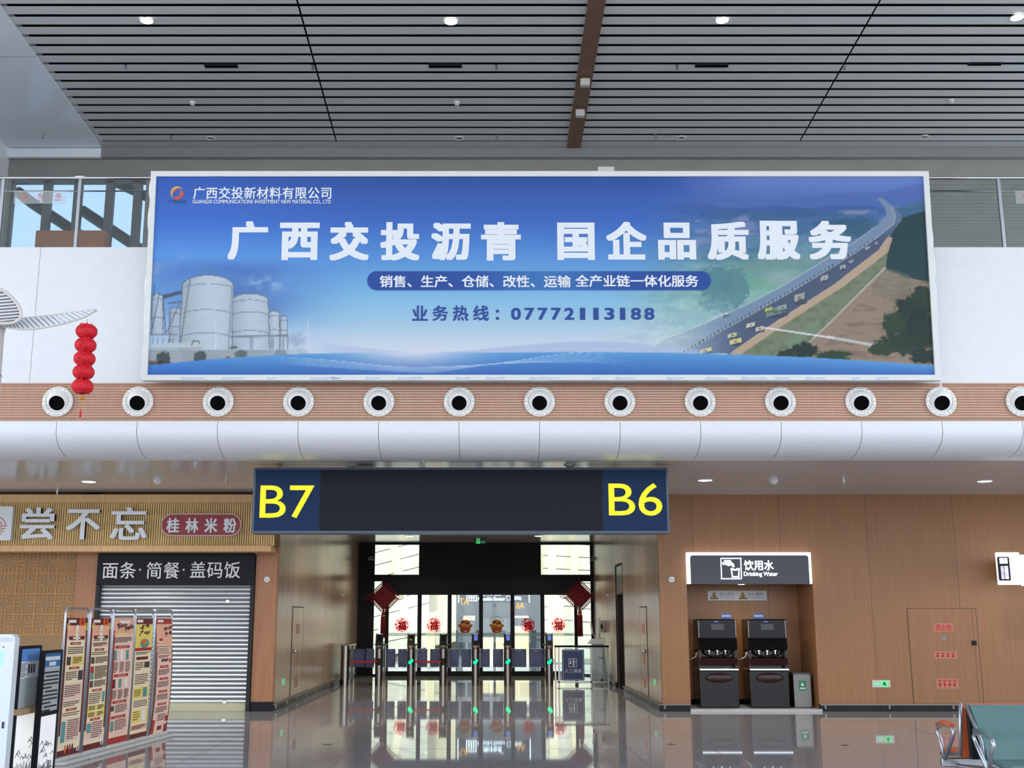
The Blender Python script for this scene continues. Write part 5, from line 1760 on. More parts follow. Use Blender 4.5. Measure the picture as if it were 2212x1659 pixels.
fill([(1560, 772), (1690, 692), (1800, 616), (1897, 540), (1918, 545), (1912, 580), (1850, 640), (1740, 752), (1715, 775)], (128, 136, 112))
blend((104, 120, 92), 0.7 * inpoly([(1560, 772), (1690, 692), (1800, 616), (1897, 540), (1918, 545), (1912, 580), (1850, 640), (1740, 752), (1715, 775)]) * ss(0.48, 0.66, noise(14, 10, 41)))
fill([(1690, 745), (1745, 700), (1775, 690), (1760, 715), (1710, 750)], (116, 160, 140), 0.35)
line([(1912, 578), (1850, 640), (1800, 690), (1750, 738), (1715, 772)], 3.2, (206, 196, 180), 0.8)
RL = [(1405, 762), (1430, 735), (1520, 700), (1618, 656), (1690, 618), (1752, 580), (1842, 525), (1893, 489), (1915, 464), (1911, 446), (1893, 428)]
RR = [(1907, 428), (1929, 447), (1947, 466), (1947, 478), (1918, 511), (1897, 540), (1799, 616), (1680, 692), (1575, 764)]
fill([(p[0] + 22, p[1] + 4) if p[0] < 1900 else (p[0] + 10, p[1] + 3) for p in RR[4:]] + RR[4:][::-1], (200, 172, 148), 0.9)
fade = ss(1440, 1600, U)
blend((126, 148, 176), inpoly(RL + RR) * (0.25 + 0.72 * fade))
MD = [(1478, 762), (1560, 714), (1636, 672), (1720, 624), (1799, 576), (1850, 544), (1893, 514), (1930, 484), (1934, 466), (1925, 449)]
blend((78, 90, 118), inpoly(MD + RR[2:]) * (0.2 + 0.72 * ss(1480, 1640, U)) * (1 - 0.5 * ss(520, 470, V)))
line(MD, 2.4, (176, 184, 190), 0.7)
for (p, q) in zip(MD, MD[1:7]):
    n = max(2, int(math.hypot(q[0] - p[0], q[1] - p[1]) / 9))
    for k in range(n):
        f = k / n
        uu, v_ = p[0] + (q[0] - p[0]) * f, p[1] + (q[1] - p[1]) * f
        blend((70, 82, 70), 0.75 * (np.hypot((U - uu) / 1.5, (V - v_ + 3) / 3.4) < 1))
line(RL[1:8], 1.4, (226, 224, 214), 0.6)
line([(1652, 708), (1720, 718), (1800, 730)], 3.5, (240, 240, 240), 0.85)
line([(1790, 728), (1900, 748), (2021, 768)], 6, (226, 228, 230), 0.7)
for k, (cu, cv, ru, rv) in enumerate(((1965, 668, 30, 26), (1990, 650, 26, 36), (1940, 700, 34, 26), (1990, 710, 36, 46), (1960, 740, 60, 24), (1905, 752, 26, 16), (1740, 756, 30, 16), (1700, 766, 20, 10), (1800, 768, 36, 10), (2005, 770, 40, 16))):
    blob(cu, cv, ru, rv, (34 + k % 3 * 6, 54 + k % 3 * 8, 52), 0.95, 0.4, 70 + k, 0.15)
for (cu, cv, w_, h_, c) in ((1676, 672, 26, 12, (124, 150, 132)), (1660, 668, 10, 5, (206, 206, 92)), (1690, 664, 12, 8, (150, 172, 164)), (1727, 642, 14, 12, (176, 176, 168)), (1733, 650, 10, 6, (78, 82, 92)), (1781, 600, 9, 8, (190, 188, 184)), (1820, 577, 7, 6, (186, 186, 186)), (1838, 565, 6, 5, (170, 172, 176)), (1874, 536, 5, 4, (180, 186, 200)), (1846, 540, 4, 3, (170, 180, 200)), (1893, 525, 4, 4, (170, 180, 200)), (1589, 737, 15, 8, (226, 216, 140)), (1582, 724, 12, 7, (210, 206, 160)), (1622, 702, 11, 7, (222, 220, 196)), (1641, 710, 11, 7, (216, 210, 176)), (1524, 757, 16, 6, (230, 222, 160)), (1565, 679, 10, 4, (206, 212, 216))):
    blend((60, 70, 92), 0.6 * (np.hypot((U - cu - 1) / w_, (V - cv - h_ * 0.6) / (h_ * 0.7)) < 1))
    blend(c, 0.95 * ((abs(U - cu) < w_ * 0.8) & (abs(V - cv + 0.25 * (U - cu)) < h_ * 0.62)))
    blend((90, 96, 104), 0.7 * ((abs(U - cu) < w_ * 0.25) & (abs(V - cv - h_ * 0.15) < h_ * 0.3)))
# storage tanks
ft = lambda u0, u1: ss(u1, u0, U)
TA = 1 - 0.9 * ss(600, 660, U)
def tank(ul, ur, vt, vb, dome, skew=0.0, rings=(), c=(192, 207, 219)):
    um, hw = (ul + ur) / 2, (ur - ul) / 2
    fl_ = (V - vt) / (vb - vt)
    x_ = (U - um + skew * fl_ * hw) / (hw * (1 + 0.06 * fl_))
    top = vt - dome * np.sqrt(np.clip(1 - x_ ** 2, 0, 1)) + dome * 0.35
    ins = (abs(x_) < 1) * ss(top - 0.7, top + 0.7, V) * (V < vb)
    shade = 0.86 + 0.16 * np.sin((x_ + 1) * 1.25)
    rib = 1 + 0.018 * np.sign(np.sin(U * 2.1))
    blend(np.clip(np.asarray(c)[None, None] * (shade * rib)[..., None], 0, 255), ins * TA)
    for rv in rings:
        rl = rv + vt - dome * 0.55 * np.sqrt(np.clip(1 - x_ ** 2, 0, 1))
        blend((84, 96, 112), 0.55 * (abs(V - rl) < 0.9) * (abs(x_) < 1) * TA)
    blend((110, 122, 136), 0.8 * (abs(V - top) < 1.2) * (abs(x_) < 1.02) * TA)
    for e in (-1, 1):
        blend((96, 106, 120), 0.7 * (abs(abs(x_) - 0.985) * hw < 1.0) * (V > vt) * (V < vb) * (np.sign(x_) == e) * TA)
tank(600, 606, 690, 754, 3)
tank(605, 621, 686, 754, 5, rings=(8, 30))
tank(580, 604, 676, 754, 7, rings=(10, 40))
tank(500, 580, 645, 754, 17, rings=(12, 38, 78))
tank(366, 392, 668, 740, 6, rings=(12, 40), c=(176, 188, 204))
tank(328, 352, 640, 724, 8, rings=(10, 50), c=(186, 200, 214))
fill([(350, 637), (394, 627), (396, 634), (352, 646)], (76, 78, 96), 0.8)
line([(352, 644), (358, 720)], 3, (104, 112, 128), 0.8)
line([(390, 650), (360, 718)], 2, (112, 112, 124), 0.8)
line([(345, 632), (326, 722)], 1.6, (80, 84, 100), 0.8)
line([(334, 615), (332, 640)], 2, (76, 82, 100), 0.7)
line([(364, 655), (390, 652)], 3, (104, 96, 108), 0.8)
tank(394, 504, 610, 756, 24, skew=0.10, rings=(16, 72, 122), c=(194, 209, 220))
line([(411, 600), (390, 742)], 1.8, (92, 98, 112), 0.8)
line([(500, 618), (494, 754)], 1.8, (120, 130, 144), 0.8)
line([(438, 592), (442, 575), (456, 584), (458, 592)], 1.2, (120, 136, 160), 0.8)
line([(466, 698), (466, 754)], 1.2, (236, 242, 246), 0.8)
line([(326, 723), (382, 723)], 3, (120, 126, 136), 0.8)
for u in (330, 340, 352, 364, 374):
    line([(u, 728), (u, 745)], 1.3, (104, 110, 120), 0.7)
line([(326, 729), (376, 729)], 2, (190, 200, 206), 0.8)
line([(328, 748), (436, 746)], 12, (196, 208, 212), 0.95)
line([(328, 753), (436, 752)], 2, (136, 146, 152), 0.6)
line([(414, 745), (418, 736), (430, 737), (431, 742)], 2, (86, 92, 98), 0.9)
line([(498, 727), (622, 724)], 2.4, (110, 120, 136), 0.85)
line([(498, 730), (622, 727)], 1.2, (150, 160, 172), 0.8)
for u in (502, 541, 545, 586, 590, 612, 622):
    line([(u, 729), (u, 754)], 1.5, (110, 120, 134), 0.8)
blob(505, 751, 8, 4, (90, 96, 100), 0.8, 0.3, 90)
blob(640, 735, 18, 14, (150, 164, 184), 0.5, 0.5, 91, 0.4)
for u, v0, v1 in ((665, 690, 770), (662, 712, 765)):
    line([(u, v0), (u + 5, v1)], 1.5, (216, 226, 238), 0.8)
line([(660, 714), (694, 712)], 2.5, (196, 214, 230), 0.6)
wall_ = (V > 755 + 0.004 * (U - 330)) * (V < 800)
blend((166, 175, 181), 0.92 * wall_ * ss(690, 560, U))
blend((150, 158, 162), 0.4 * wall_ * ss(640, 540, U) * ss(0.5, 0.62, noise(46, 30, 50)))
for k, (cu, cv, q) in enumerate(((352, 773, 16), (433, 770, 15), (521, 767, 14), (607, 765, 13), (652, 763, 12))):
    blob(cu, cv, q, q * 0.85, ((70, 82, 82), (64, 76, 78), (84, 92, 88), (120, 130, 138), (176, 186, 200))[k], 0.95 - 0.12 * k, 0.35, 80 + k, 0.15)
fill([(487, 770), (498, 769), (499, 776), (488, 777)], (158, 84, 82), 0.9)
blob(335, 784, 30, 5, (60, 44, 44), 0.6, 0.3, 95, 0.4)
# waves along the foot
def curve(pts):
    return np.interp(U, [p[0] for p in pts], [p[1] for p in pts])
def smooth(pts):
    xs_ = np.linspace(pts[0][0], pts[-1][0], 60)
    ys_ = np.interp(xs_, [p[0] for p in pts], [p[1] for p in pts])
    for _ in range(12):
        ys_[1:-1] = (ys_[:-2] + 2 * ys_[1:-1] + ys_[2:]) / 4
    return list(zip(xs_, ys_))
hill = curve(smooth([(840, 764), (1000, 759), (1120, 746), (1260, 736), (1360, 740), (1480, 752), (1600, 764)]))
blend((184, 200, 230), 0.8 * ss(hill - 0.8, hill + 0.8, V) * ss(840, 1000, U) * ss(1600, 1420, U) * (V < 775))
hill = curve(smooth([(600, 730), (680, 738), (760, 748), (860, 759), (960, 765)]))
blend((190, 206, 232), 0.7 * ss(hill - 0.8, hill + 0.8, V) * ss(660, 740, U) * ss(960, 820, U))
vt = curve(smooth([(300, 792), (318, 789), (450, 776), (560, 768), (660, 763), (760, 762), (1000, 762), (1300, 760), (1500, 763), (1700, 769), (1850, 778), (2030, 790)]))
f_ = np.clip((V - vt) / (812 - vt + 1e-6), 0, 1)
wht = np.exp(-((U - 890) / 130) ** 2)
topc = np.stack([96 + 124 * wht - 20 * ss(600, 320, U), 164 + 66 * wht - 22 * ss(600, 320, U), 222 + 22 * wht + 0 * U], -1)
botc = np.array([58, 106, 186])[None, None]
blend(topc * (1 - f_[..., None]) + botc * f_[..., None], ss(vt - 0.8, vt + 0.8, V))
for k in range(16):
    c_ = curve(smooth([(560 + 6 * k, 768 + 1.4 * k), (720 + 5 * k, 778 + 1.4 * k), (880 + 4 * k, 795 + 0.8 * k), (1060, 788 - 0.2 * k), (1200 + 6 * k, 766 + 1.0 * k), (1340, 752 + 2.4 * k)]))
    blend((190, 216, 245), (0.75 if k == 0 else 0.28) * (1 - ss(0.2, 1.1, abs(V - c_))) * ss(560, 700, U) * ss(1400, 1250, U))
# dark blue pill behind the second line
x_ = np.clip(U, 814, 1515)
pill = 1 - ss(20.2, 21.6, np.hypot(U - x_, V - 606.5))
pc = np.stack([44 + 22 * np.exp(-((U - 1180) / 130) ** 2), 82 + 42 * np.exp(-((U - 1180) / 130) ** 2), 164 + 30 * np.exp(-((U - 1180) / 130) ** 2)], -1)
blend(pc, pill)
PRINT_GAIN = 0.86
lin_ = np.where(ART / 255 <= 0.04045, ART / 255 / 12.92, ((np.clip(ART, 0, 255) / 255 + 0.055) / 1.055) ** 2.4) * PRINT_GAIN
me = bpy.data.meshes.new('print')
idx = np.arange(NX * NZ).reshape(NZ, NX)
fc = np.stack([idx[:-1, :-1], idx[:-1, 1:], idx[1:, 1:], idx[1:, :-1]], -1).reshape(-1, 4)
co = np.stack([GX, np.zeros_like(GX), GZ], -1).reshape(-1, 3)
me.vertices.add(len(co))
me.vertices.foreach_set('co', co.ravel())
me.loops.add(fc.size)
me.loops.foreach_set('vertex_index', fc.ravel())
me.polygons.add(len(fc))
me.polygons.foreach_set('loop_start', np.arange(len(fc)) * 4)
me.polygons.foreach_set('loop_total', np.full(len(fc), 4))
me.update()
at = me.color_attributes.new('ink', 'FLOAT_COLOR', 'POINT')
at.data.foreach_set('color', np.concatenate([lin_.reshape(-1, 3), np.ones((len(co), 1))], 1).ravel())
me.materials.append(vcol_mat('printed_sheet', 0.5, 0.25))
pr = bpy.data.objects.new('print', me)
COL.objects.link(pr)
pr.parent = r
def bt(bb, s, u0, u1, v0, v1, **k):
    xa, zb_ = PB(u0, v1)
    xb, zt_ = PB(u1, v0)
    bb.add(text(s, xa, xb, zb_, zt_, -0.002, depth=0.003, **k))
M['headline'] = mat('headline_white', (232, 236, 242), 0.5, var=0, spec=0.3)
M['hotline'] = mat('hotline_blue', (38, 74, 148), 0.5, var=0, spec=0.3)
b = B()
for s, u0, u1, v0, v1 in (('广', 491, 580, 478, 562), ('西', 603, 691, 481, 562), ('交', 711, 798, 479, 563), ('投', 821, 907, 480, 563), ('沥', 931, 1017, 481, 563), ('青', 1039, 1125, 480, 563), ('国', 1204, 1284, 481, 562), ('企', 1310, 1396, 479, 561), ('品', 1422, 1502, 481, 561), ('质', 1529, 1616, 479, 562), ('服', 1637, 1726, 477, 561), ('务', 1748, 1837, 477, 561)):
    bt(b, s, u0, u1, v0, v1, bold=0.044)
obj('headline', b, M['headline'], pr, True)
b = B()
bt(b, '广西交投新材料有限公司', 417, 716, 404, 430, bold=0.014, gap=1.05)
bt(b, 'GUANGXI COMMUNICATIONS INVESTMENT NEW MATERIAL CO., LTD', 416, 714.5, 431.5, 441, bold=0.012)
obj('company_name', b, M['headline'], pr, True)
b = B()
bt(b, '销售、生产、仓储、改性、运输', 820, 1233, 595, 621, bold=0.02, gap=1.0)
bt(b, '全产业链一体化服务', 1243, 1508, 594, 620, bold=0.02, gap=1.0)
obj('services_line', b, M['headline'], pr, True)
b = B()
for s, u in (('业', 890), ('务', 934), ('热', 978), ('线', 1022)):
    bt(b, s, u, u + 34, 660, 693, bold=0.024)
bt(b, ':', 1071, 1078, 669, 691, bold=0.02)
for k, s in enumerate('07772113188'):
    u = 1104 + 28.8 * k
    bt(b, s, u + (5 if s == '1' else 0), u + (16 if s == '1' else 21), 665, 691, bold=0.012 if s == '1' else 0.03)
obj('hotline', b, M['hotline'], pr, True)
def swirl(bb, cu, cv, R, a0, a1, wmax, mi):
    n = 22
    for k in range(n):
        t0, t1 = k / n, (k + 1) / n
        q = []
        for t, s in ((t0, 0), (t1, 0), (t1, 1), (t0, 1)):
            a = a0 + (a1 - a0) * t
            rad = R - s * wmax * math.sin(PI * min(1, t * 1.0)) ** 0.7
            q.append((*PB(cu + rad * math.cos(a), cv - rad * math.sin(a)),))
        bb.poly([(x, -0.004, z) for x, z in q], mi)
b = B()
swirl(b, 383, 417, 14.5, math.radians(35), math.radians(235), 5.5, 0)
swirl(b, 383, 417, 14.5, math.radians(215), math.radians(385), 7.0, 1)
swirl(b, 383.5, 417, 9.0, math.radians(60), math.radians(200), 3.0, 1)
swirl(b, 384, 417, 9.0, math.radians(250), math.radians(420), 3.5, 2)
bt(b, '广西交投', 362, 402, 432.5, 440)
b.bm.faces.ensure_lookup_table()
n0 = 22 * 4
for f in b.bm.faces[n0:]:
    f.material_index = 3
obj('emblem', b, [mat('emblem_gold', (200, 168, 96), 0.5, var=0), mat('emblem_red2', (204, 74, 70), 0.5, var=0), mat('emblem_orange', (214, 120, 70), 0.5, var=0), mat('emblem_green', (34, 78, 96), 0.5, var=0)], pr, True)

# ================================================================== decorative tree and lantern string, far left
YL = 13.0
M['treewhite'] = mat('tree_cream_metal', (214, 210, 202), 0.4, var=0.02)
M['membrane'] = mat('leaf_membrane', (240, 244, 250), 0.5, var=0)
M['ribgrey'] = mat('leaf_rib', (128, 122, 124), 0.5, var=0)
xt = Xat(-20, 760, YL)
r = thing('decorative_tree', 'white metal decorative tree with ribbed leaves, a red lantern string on one leaf', 'sculpture', (xt, YL, 0))
zc_ = Zat(811, YL)
b = B()
b.lathe([(0.15, 0), (0.142, zc_)], (xt, YL, 0), n=28)
b.lathe([(0.138, zc_), (0.13, Zat(720, YL)), (0.15, Zat(700, YL)), (0.10, Zat(690, YL)), (0, Zat(688, YL))], (xt, YL, 0), n=28)
obj('trunk', b, M['treewhite'], r)
obj('collar', B().lathe([(0.143, -0.006), (0.148, 0), (0.143, 0.006)], (xt, YL, zc_), n=28), M['ribgrey'], r)
def W(u, v, Y):
    return Vector((Xat(u, v, Y), Y, Zat(v, Y)))
fr_ = [(-14, 700), (20, 708), (45, 712), (80, 710), (115, 704), (150, 696), (185, 684), (208, 671)]
bk_ = [(-14, 692), (20, 690), (45, 689), (80, 685), (115, 681), (150, 676), (185, 672), (208, 669.5)]
A_ = [W(u, v, YL - 0.16 * math.sin(PI * min(1, i / 7 * 0.92 + 0.08))) for i, (u, v) in enumerate(fr_)]
C_ = [W(u, v, YL + 0.16 * math.sin(PI * min(1, i / 7 * 0.92 + 0.08))) for i, (u, v) in enumerate(bk_)]
b = B()
b.tube(A_, 0.012, 6, 0); b.tube(C_, 0.014, 6, 0)
def lerp_path(P, t):
    f = t * (len(P) - 1)
    i = min(int(f), len(P) - 2)
    return P[i].lerp(P[i + 1], f - i)
for k in range(1, 22):
    b.tube([lerp_path(A_, k / 22), lerp_path(C_, max(0, k / 22 - 0.09))], 0.008, 5, 1)
lf = obj('leaf', b, [M['treewhite'], M['ribgrey']], r)
b = B()
for k in range(22):
    p = [lerp_path(A_, k / 22), lerp_path(A_, (k + 1) / 22), lerp_path(C_, (k + 1) / 22), lerp_path(C_, k / 22)]
    b.poly([q + Vector((0, 0, 0.006)) for q in p])
obj('leaf_membrane', b, M['membrane'], lf)
out = [(-52, 640), (-30, 622), (0, 625), (20, 638), (36, 655), (45, 674), (43, 688), (28, 697), (0, 699), (-30, 697)]
O_ = [W(u, v, YL - 0.2) for u, v in out]
b = B()
sm_ = []
n = len(O_)
for i in range(n):
    p0, p1, p2, p3 = O_[i - 1], O_[i], O_[(i + 1) % n], O_[(i + 2) % n]
    for j in range(5):
        t = j / 5
        sm_.append(0.5 * ((2 * p1) + (p2 - p0) * t + (2 * p0 - 5 * p1 + 4 * p2 - p3) * t * t + (3 * p1 - p0 - 3 * p2 + p3) * t ** 3))
b.tube(sm_ + sm_[:2], 0.02, 8, 0, caps=False)
zs_ = [p.z for p in sm_]
for k in range(1, 12):
    z = min(zs_) + (max(zs_) - min(zs_)) * k / 12
    xs_ = []
    for p, q in zip(sm_, sm_[1:] + sm_[:1]):
        if (p.z - z) * (q.z - z) < 0:
            xs_.append(p.x + (q.x - p.x) * (z - p.z) / (q.z - p.z))
    if len(xs_) >= 2:
        b.tube([(min(xs_), YL - 0.2, z - 0.02), (max(xs_), YL - 0.2, z + 0.02)], 0.008, 5, 1)
lf = obj('leaf', b, [M['treewhite'], M['ribgrey']], r)
b = B()
b.poly([p + Vector((0, 0.012, 0)) for p in sm_])
obj('leaf_membrane', b, M['membrane'], lf)

xl_ = Xat(183, 770, YL)
ztop = Zat(688, YL)
r = thing('lantern_string', 'string of five red paper lanterns hanging from the white leaf', 'lantern', (xl_, YL, Zat(902, YL)))
zs = [Zat(v, YL) for v in (716, 746, 775, 804, 835)]
for i, z in enumerate(zs):
    b = B()
    nu, nv = 72, 12
    rings = []
    for j in range(nv + 1):
        th = PI * j / nv
        ring = []
        for k in range(nu):
            a = 2 * PI * k / nu
            R = 0.126 * (0.90 + 0.10 * abs(math.sin(a * 9))) * (math.sin(th) ** 0.8 if 0 < j < nv else 0.25)
            ring.append(b.bm.verts.new((xl_ + R * math.cos(a), YL + R * math.sin(a), z + 0.088 * math.cos(th) * (0.9 if j in (0, nv) else 1))))
        rings.append(ring)
    for p, q in zip(rings, rings[1:]):
        for k in range(nu):
            b.face([p[k], q[k], q[(k + 1) % nu], p[(k + 1) % nu]], 0, True)
    rn = random.Random(i)
    for e in (-1, 1):
        for k in range(26):
            a = 2 * PI * k / 26
            R = 0.06 + 0.03 * rn.random()
            h = z + e * (0.066 + 0.022 * rn.random())
            b.poly([(xl_ + R * math.cos(a - 0.2), YL + R * math.sin(a - 0.2), h - e * 0.03), (xl_ + R * math.cos(a + 0.2), YL + R * math.sin(a + 0.2), h - e * 0.03), (xl_ + R * 1.1 * math.cos(a), YL + R * 1.1 * math.sin(a), h + e * 0.012)])
    for k in range(16):
        h = z - 0.075 + 0.15 * rn.random()
        a = -PI / 2 + 0.7 * (rn.random() - 0.5)
        R = 0.122 * math.sqrt(max(0.1, 1 - ((h - z) / 0.09) ** 2))
        b.ball((xl_ + R * math.cos(a), YL + R * math.sin(a), h), 0.014, (1, 0.6, 0.8), 6)
    obj('paper_lantern', b, M['red'], r)
obj('cord', B().tube([(xl_, YL, ztop), (xl_, YL, zs[-1])], 0.003, 5), M['plasticgrey'], r)
obj('gold_bead', B().ball((xl_, YL, Zat(860, YL)), 0.032, (1, 1, 0.75), 14), M['gold'], r)
b = B()
b.tube([(xl_, YL, Zat(862, YL)), (xl_, YL, Zat(886, YL))], 0.003, 5)
obj('lower_cord', b, mat('tassel_cord', (206, 150, 60), 0.5, var=0), r)
b = B()
b.lathe([(0, Zat(884, YL)), (0.010, Zat(886, YL)), (0.008, Zat(890, YL)), (0.013, Zat(893, YL)), (0.010, Zat(901, YL)), (0, Zat(901, YL))], (xl_, YL, 0), n=10)
obj('tassel', b, M['red'], r)


# ================================================================== banner stands
A0, A1 = Vector((-4.88, 13.35, 0)), Vector((-4.55, 16.7, 0))
dr = (A1 - A0).normalized()
ang = math.atan2(dr.y, dr.x)
BM = [mat('banner_cream', (244, 226, 190), 0.45, var=0.02), mat('banner_maroon', (104, 34, 36), 0.45, var=0.05), mat('banner_red', (170, 48, 44), 0.45, var=0.05), mat('banner_pink', (242, 204, 186), 0.45, var=0.03), mat('banner_ink', (84, 58, 54), 0.5, var=0), mat('banner_peach', (240, 176, 148), 0.45, var=0.06), mat('banner_yellow', (240, 214, 110), 0.45, var=0.03), mat('banner_photo_dark', (74, 62, 58), 0.5, var=0.5, scale=40), mat('banner_photo_teal', (92, 150, 146), 0.5, var=0.4, scale=40), mat('banner_white', (240, 236, 230), 0.45, var=0), mat('banner_orange', (232, 110, 40), 0.45, var=0.1)]
CR, MA, RE, PI_, IN, PE, YE_, PD, PT, WH, OR = range(11)
def banner(s, w_, label, kind, bow):
    p = A0 + dr * s
    r = thing('banner_stand', label, 'banner stand', (p.x, p.y, 0), rz=ang, group='food banners beside the shutter')
    H = 1.74
    b = B()
    rad = 0.07
    pts = [(0.012, 0, 0.04), (0.012, 0, H - rad)] + [(0.012 + rad - rad * math.cos(t), 0, H - rad + rad * math.sin(t)) for t in [PI / 2 * k / 6 for k in range(1, 7)]] + [(w_ - 0.012 - rad + rad * math.sin(t), 0, H - rad + rad * math.cos(t)) for t in [PI / 2 * k / 6 for k in range(0, 7)]] + [(w_ - 0.012, 0, 0.04)]
    b.tube(pts, 0.014, 8)
    obj('frame', b, M['alu'], r, True)
    b = B()
    b.box(0.0, w_ + 0.01, -0.12, 0.12, 0.0, 0.04, bev=0.012)
    b.box(0.0, w_, -0.03, 0.03, 0.04, 0.075, bev=0.008)
    obj('base', b, M['plasticgrey'], r, True)
    b = B()
    x0, x1, z0, z1 = 0.03, w_ - 0.03, 0.08, 1.63
    wd = x1 - x0
    rn = random.Random(int(s * 100))
    L = [0]
    def P(fx0, fx1, fz0, fz1, mi, lv):
        """flat print: fractions across and downward from the top; lv lifts it off the sheet"""
        xa, xb, za, zb_ = x0 + wd * fx0, x0 + wd * fx1, z1 - (z1 - z0) * fz1, z1 - (z1 - z0) * fz0
        nseg = max(1, int((zb_ - za) / 0.12))
        for k in range(nseg):
            a, c = za + (zb_ - za) * k / nseg, za + (zb_ - za) * (k + 1) / nseg
            b.poly([(xa, -0.0012 * lv, a), (xb, -0.0012 * lv, a), (xb, -0.0012 * lv, c), (xa, -0.0012 * lv, c)], mi)
    def lines(fx0, fx1, fz0, fz1, n, lv=3):
        for k in range(n):
            z = fz0 + (fz1 - fz0) * k / n
            e = fx1 - (0.0 if k < n - 1 else 0.4) * (fx1 - fx0) * rn.random() - 0.08 * rn.random() * (fx1 - fx0)
            x = fx0
            while x < e - 0.02:
                q = min(e, x + 0.05 + 0.1 * rn.random())
                P(x, q, z, z + 0.0065, IN, lv)
                x = q + 0.014
    def scribble(fx0, fx1, fz0, fz1, n):
        for k in range(n):
            cx = x0 + wd * (fx0 + (fx1 - fx0) * (k + 0.5) / n)
            cz = z1 - (z1 - z0) * (fz0 + (fz1 - fz0) * (0.35 + 0.3 * rn.random()))
            h = (fz1 - fz0) * (z1 - z0) * 0.45
            ww = wd * (fx1 - fx0) / n * 0.6
            for j in range(6):
                a = Vector((cx + ww * (rn.random() - 0.5) * 1.4, -0.005, cz + h * (rn.random() - 0.2)))
                c = a + Vector((ww * (rn.random() - 0.3), 0, -h * (0.2 + 0.7 * rn.random())))
                if rn.random() < 0.45:
                    c = a + Vector((ww * 1.1, 0, h * 0.2))
                m = (a + c) / 2 + Vector((0.01, 0, 0.012))
                b.tube([a, m, c], [0.006, 0.009, 0.002], 4, IN)
    if kind in (1, 2):
        P(0, 1, 0, 1, CR, 0); P(0, 1, 0, 0.055, MA, 1); P(0.0, 0.07, 0.05, 0.85, MA, 1); P(0.93, 1, 0.05, 0.85, MA, 1)
        P(0.07, 0.93, 0.055, 0.15, PE, 1); P(0.1, 0.45, 0.014, 0.036, WH, 2); P(0.6, 0.85, 0.0, 0.06, OR, 2); P(0.66, 0.8, 0.0, 0.05, RE, 3)
        for f in (0.1, 0.92):
            cx, cz = x0 + wd * f, z1 - 0.1
            b.tube([(cx + 0.028 * math.cos(t), -0.004, cz + 0.04 * math.sin(t)) for t in [2 * PI * k / 14 for k in range(15)]], 0.006, 4, YE_)
        cx, cz = x0 + wd * 0.52, z1 - 0.17
        b.ball((cx, -0.003, cz), 1, (0.045, 0.004, 0.05), 12, CR)
        b.ball((cx, -0.004, cz - 0.06), 1, (0.07, 0.004, 0.04), 12, WH)
        b.ball((cx, -0.005, cz + 0.06), 1, (0.04, 0.004, 0.03), 12, WH)
        b.ball((cx - 0.016, -0.006, cz + 0.005), 1, (0.007, 0.003, 0.007), 6, IN); b.ball((cx + 0.016, -0.006, cz + 0.005), 1, (0.007, 0.003, 0.007), 6, IN)
        P(0.16, 0.86, 0.135, 0.162, MA, 6); P(0.32, 0.66, 0.141, 0.156, CR, 7)
        secs = (0.18, 0.36, 0.66) if kind == 1 else (0.235, 0.545, 0.765)
        for z in secs:
            P(0.24, 0.72, z, z + 0.018, RE, 2); P(0.34, 0.62, z + 0.007, z + 0.011, CR, 3)
        if kind == 1:
            lines(0.14, 0.9, 0.215, 0.27, 4); P(0.12, 0.3, 0.285, 0.345, PD, 2); P(0.36, 0.88, 0.28, 0.35, YE_, 1); lines(0.4, 0.84, 0.29, 0.34, 4)
            lines(0.12, 0.64, 0.395, 0.46, 5); P(0.68, 0.9, 0.39, 0.46, PD, 2); P(0.08, 0.9, 0.48, 0.6, PI_, 1); lines(0.12, 0.86, 0.495, 0.58, 6)
            lines(0.1, 0.88, 0.61, 0.65, 3); lines(0.1, 0.9, 0.69, 0.72, 2); P(0.32, 0.92, 0.735, 0.9, PI_, 1); lines(0.36, 0.9, 0.745, 0.89, 10); P(0.1, 0.28, 0.75, 0.9, PT, 2)
            for k in range(4):
                b.ball((x0 + wd * (0.34 + 0.11 * k), -0.003, z0 + 0.075), 1, (0.022, 0.003, 0.05), 8, (OR, MA, RE, IN)[k])
        else:
            P(0.1, 0.9, 0.185, 0.22, PI_, 1); lines(0.14, 0.86, 0.168, 0.18, 1); lines(0.15, 0.86, 0.19, 0.22, 3); lines(0.1, 0.9, 0.262, 0.29, 2)
            for k, z in enumerate((0.3, 0.37, 0.42, 0.48)):
                P(0.09, 0.25, z, z + 0.05, (PD, RE, PT, PD)[k], 2); lines(0.3, 0.92, z, z + 0.05, 5)
            lines(0.1, 0.7, 0.575, 0.66, 6); P(0.76, 0.88, 0.57, 0.65, PT, 2)
            for fx in (0.08, 0.52):
                for fz in (0.665, 0.715):
                    P(fx, fx + 0.4, fz, fz + 0.042, YE_, 1); lines(fx + 0.04, fx + 0.36, fz + 0.006, fz + 0.04, 3)
            P(0.07, 0.93, 0.79, 0.92, PI_, 1); P(0.1, 0.3, 0.8, 0.87, PT, 2); lines(0.34, 0.9, 0.795, 0.92, 8)
        P(0, 1, 0.955, 1, MA, 1)
        b.tube([(x1 - 0.05 + 0.03 * math.cos(t), -0.004, z0 + 0.06 + 0.03 * math.sin(t)) for t in [2 * PI * k / 14 for k in range(15)]], 0.006, 4, WH)
    elif kind == 3:
        P(0, 1, 0, 1, PI_, 0); P(0, 1, 0, 0.13, PE, 1); P(0.25, 0.8, 0.02, 0.04, WH, 2)
        scribble(0.05, 0.95, 0.04, 0.115, 5); P(0.16, 0.6, 0.12, 0.14, YE_, 2); lines(0.06, 0.94, 0.155, 0.2, 4)
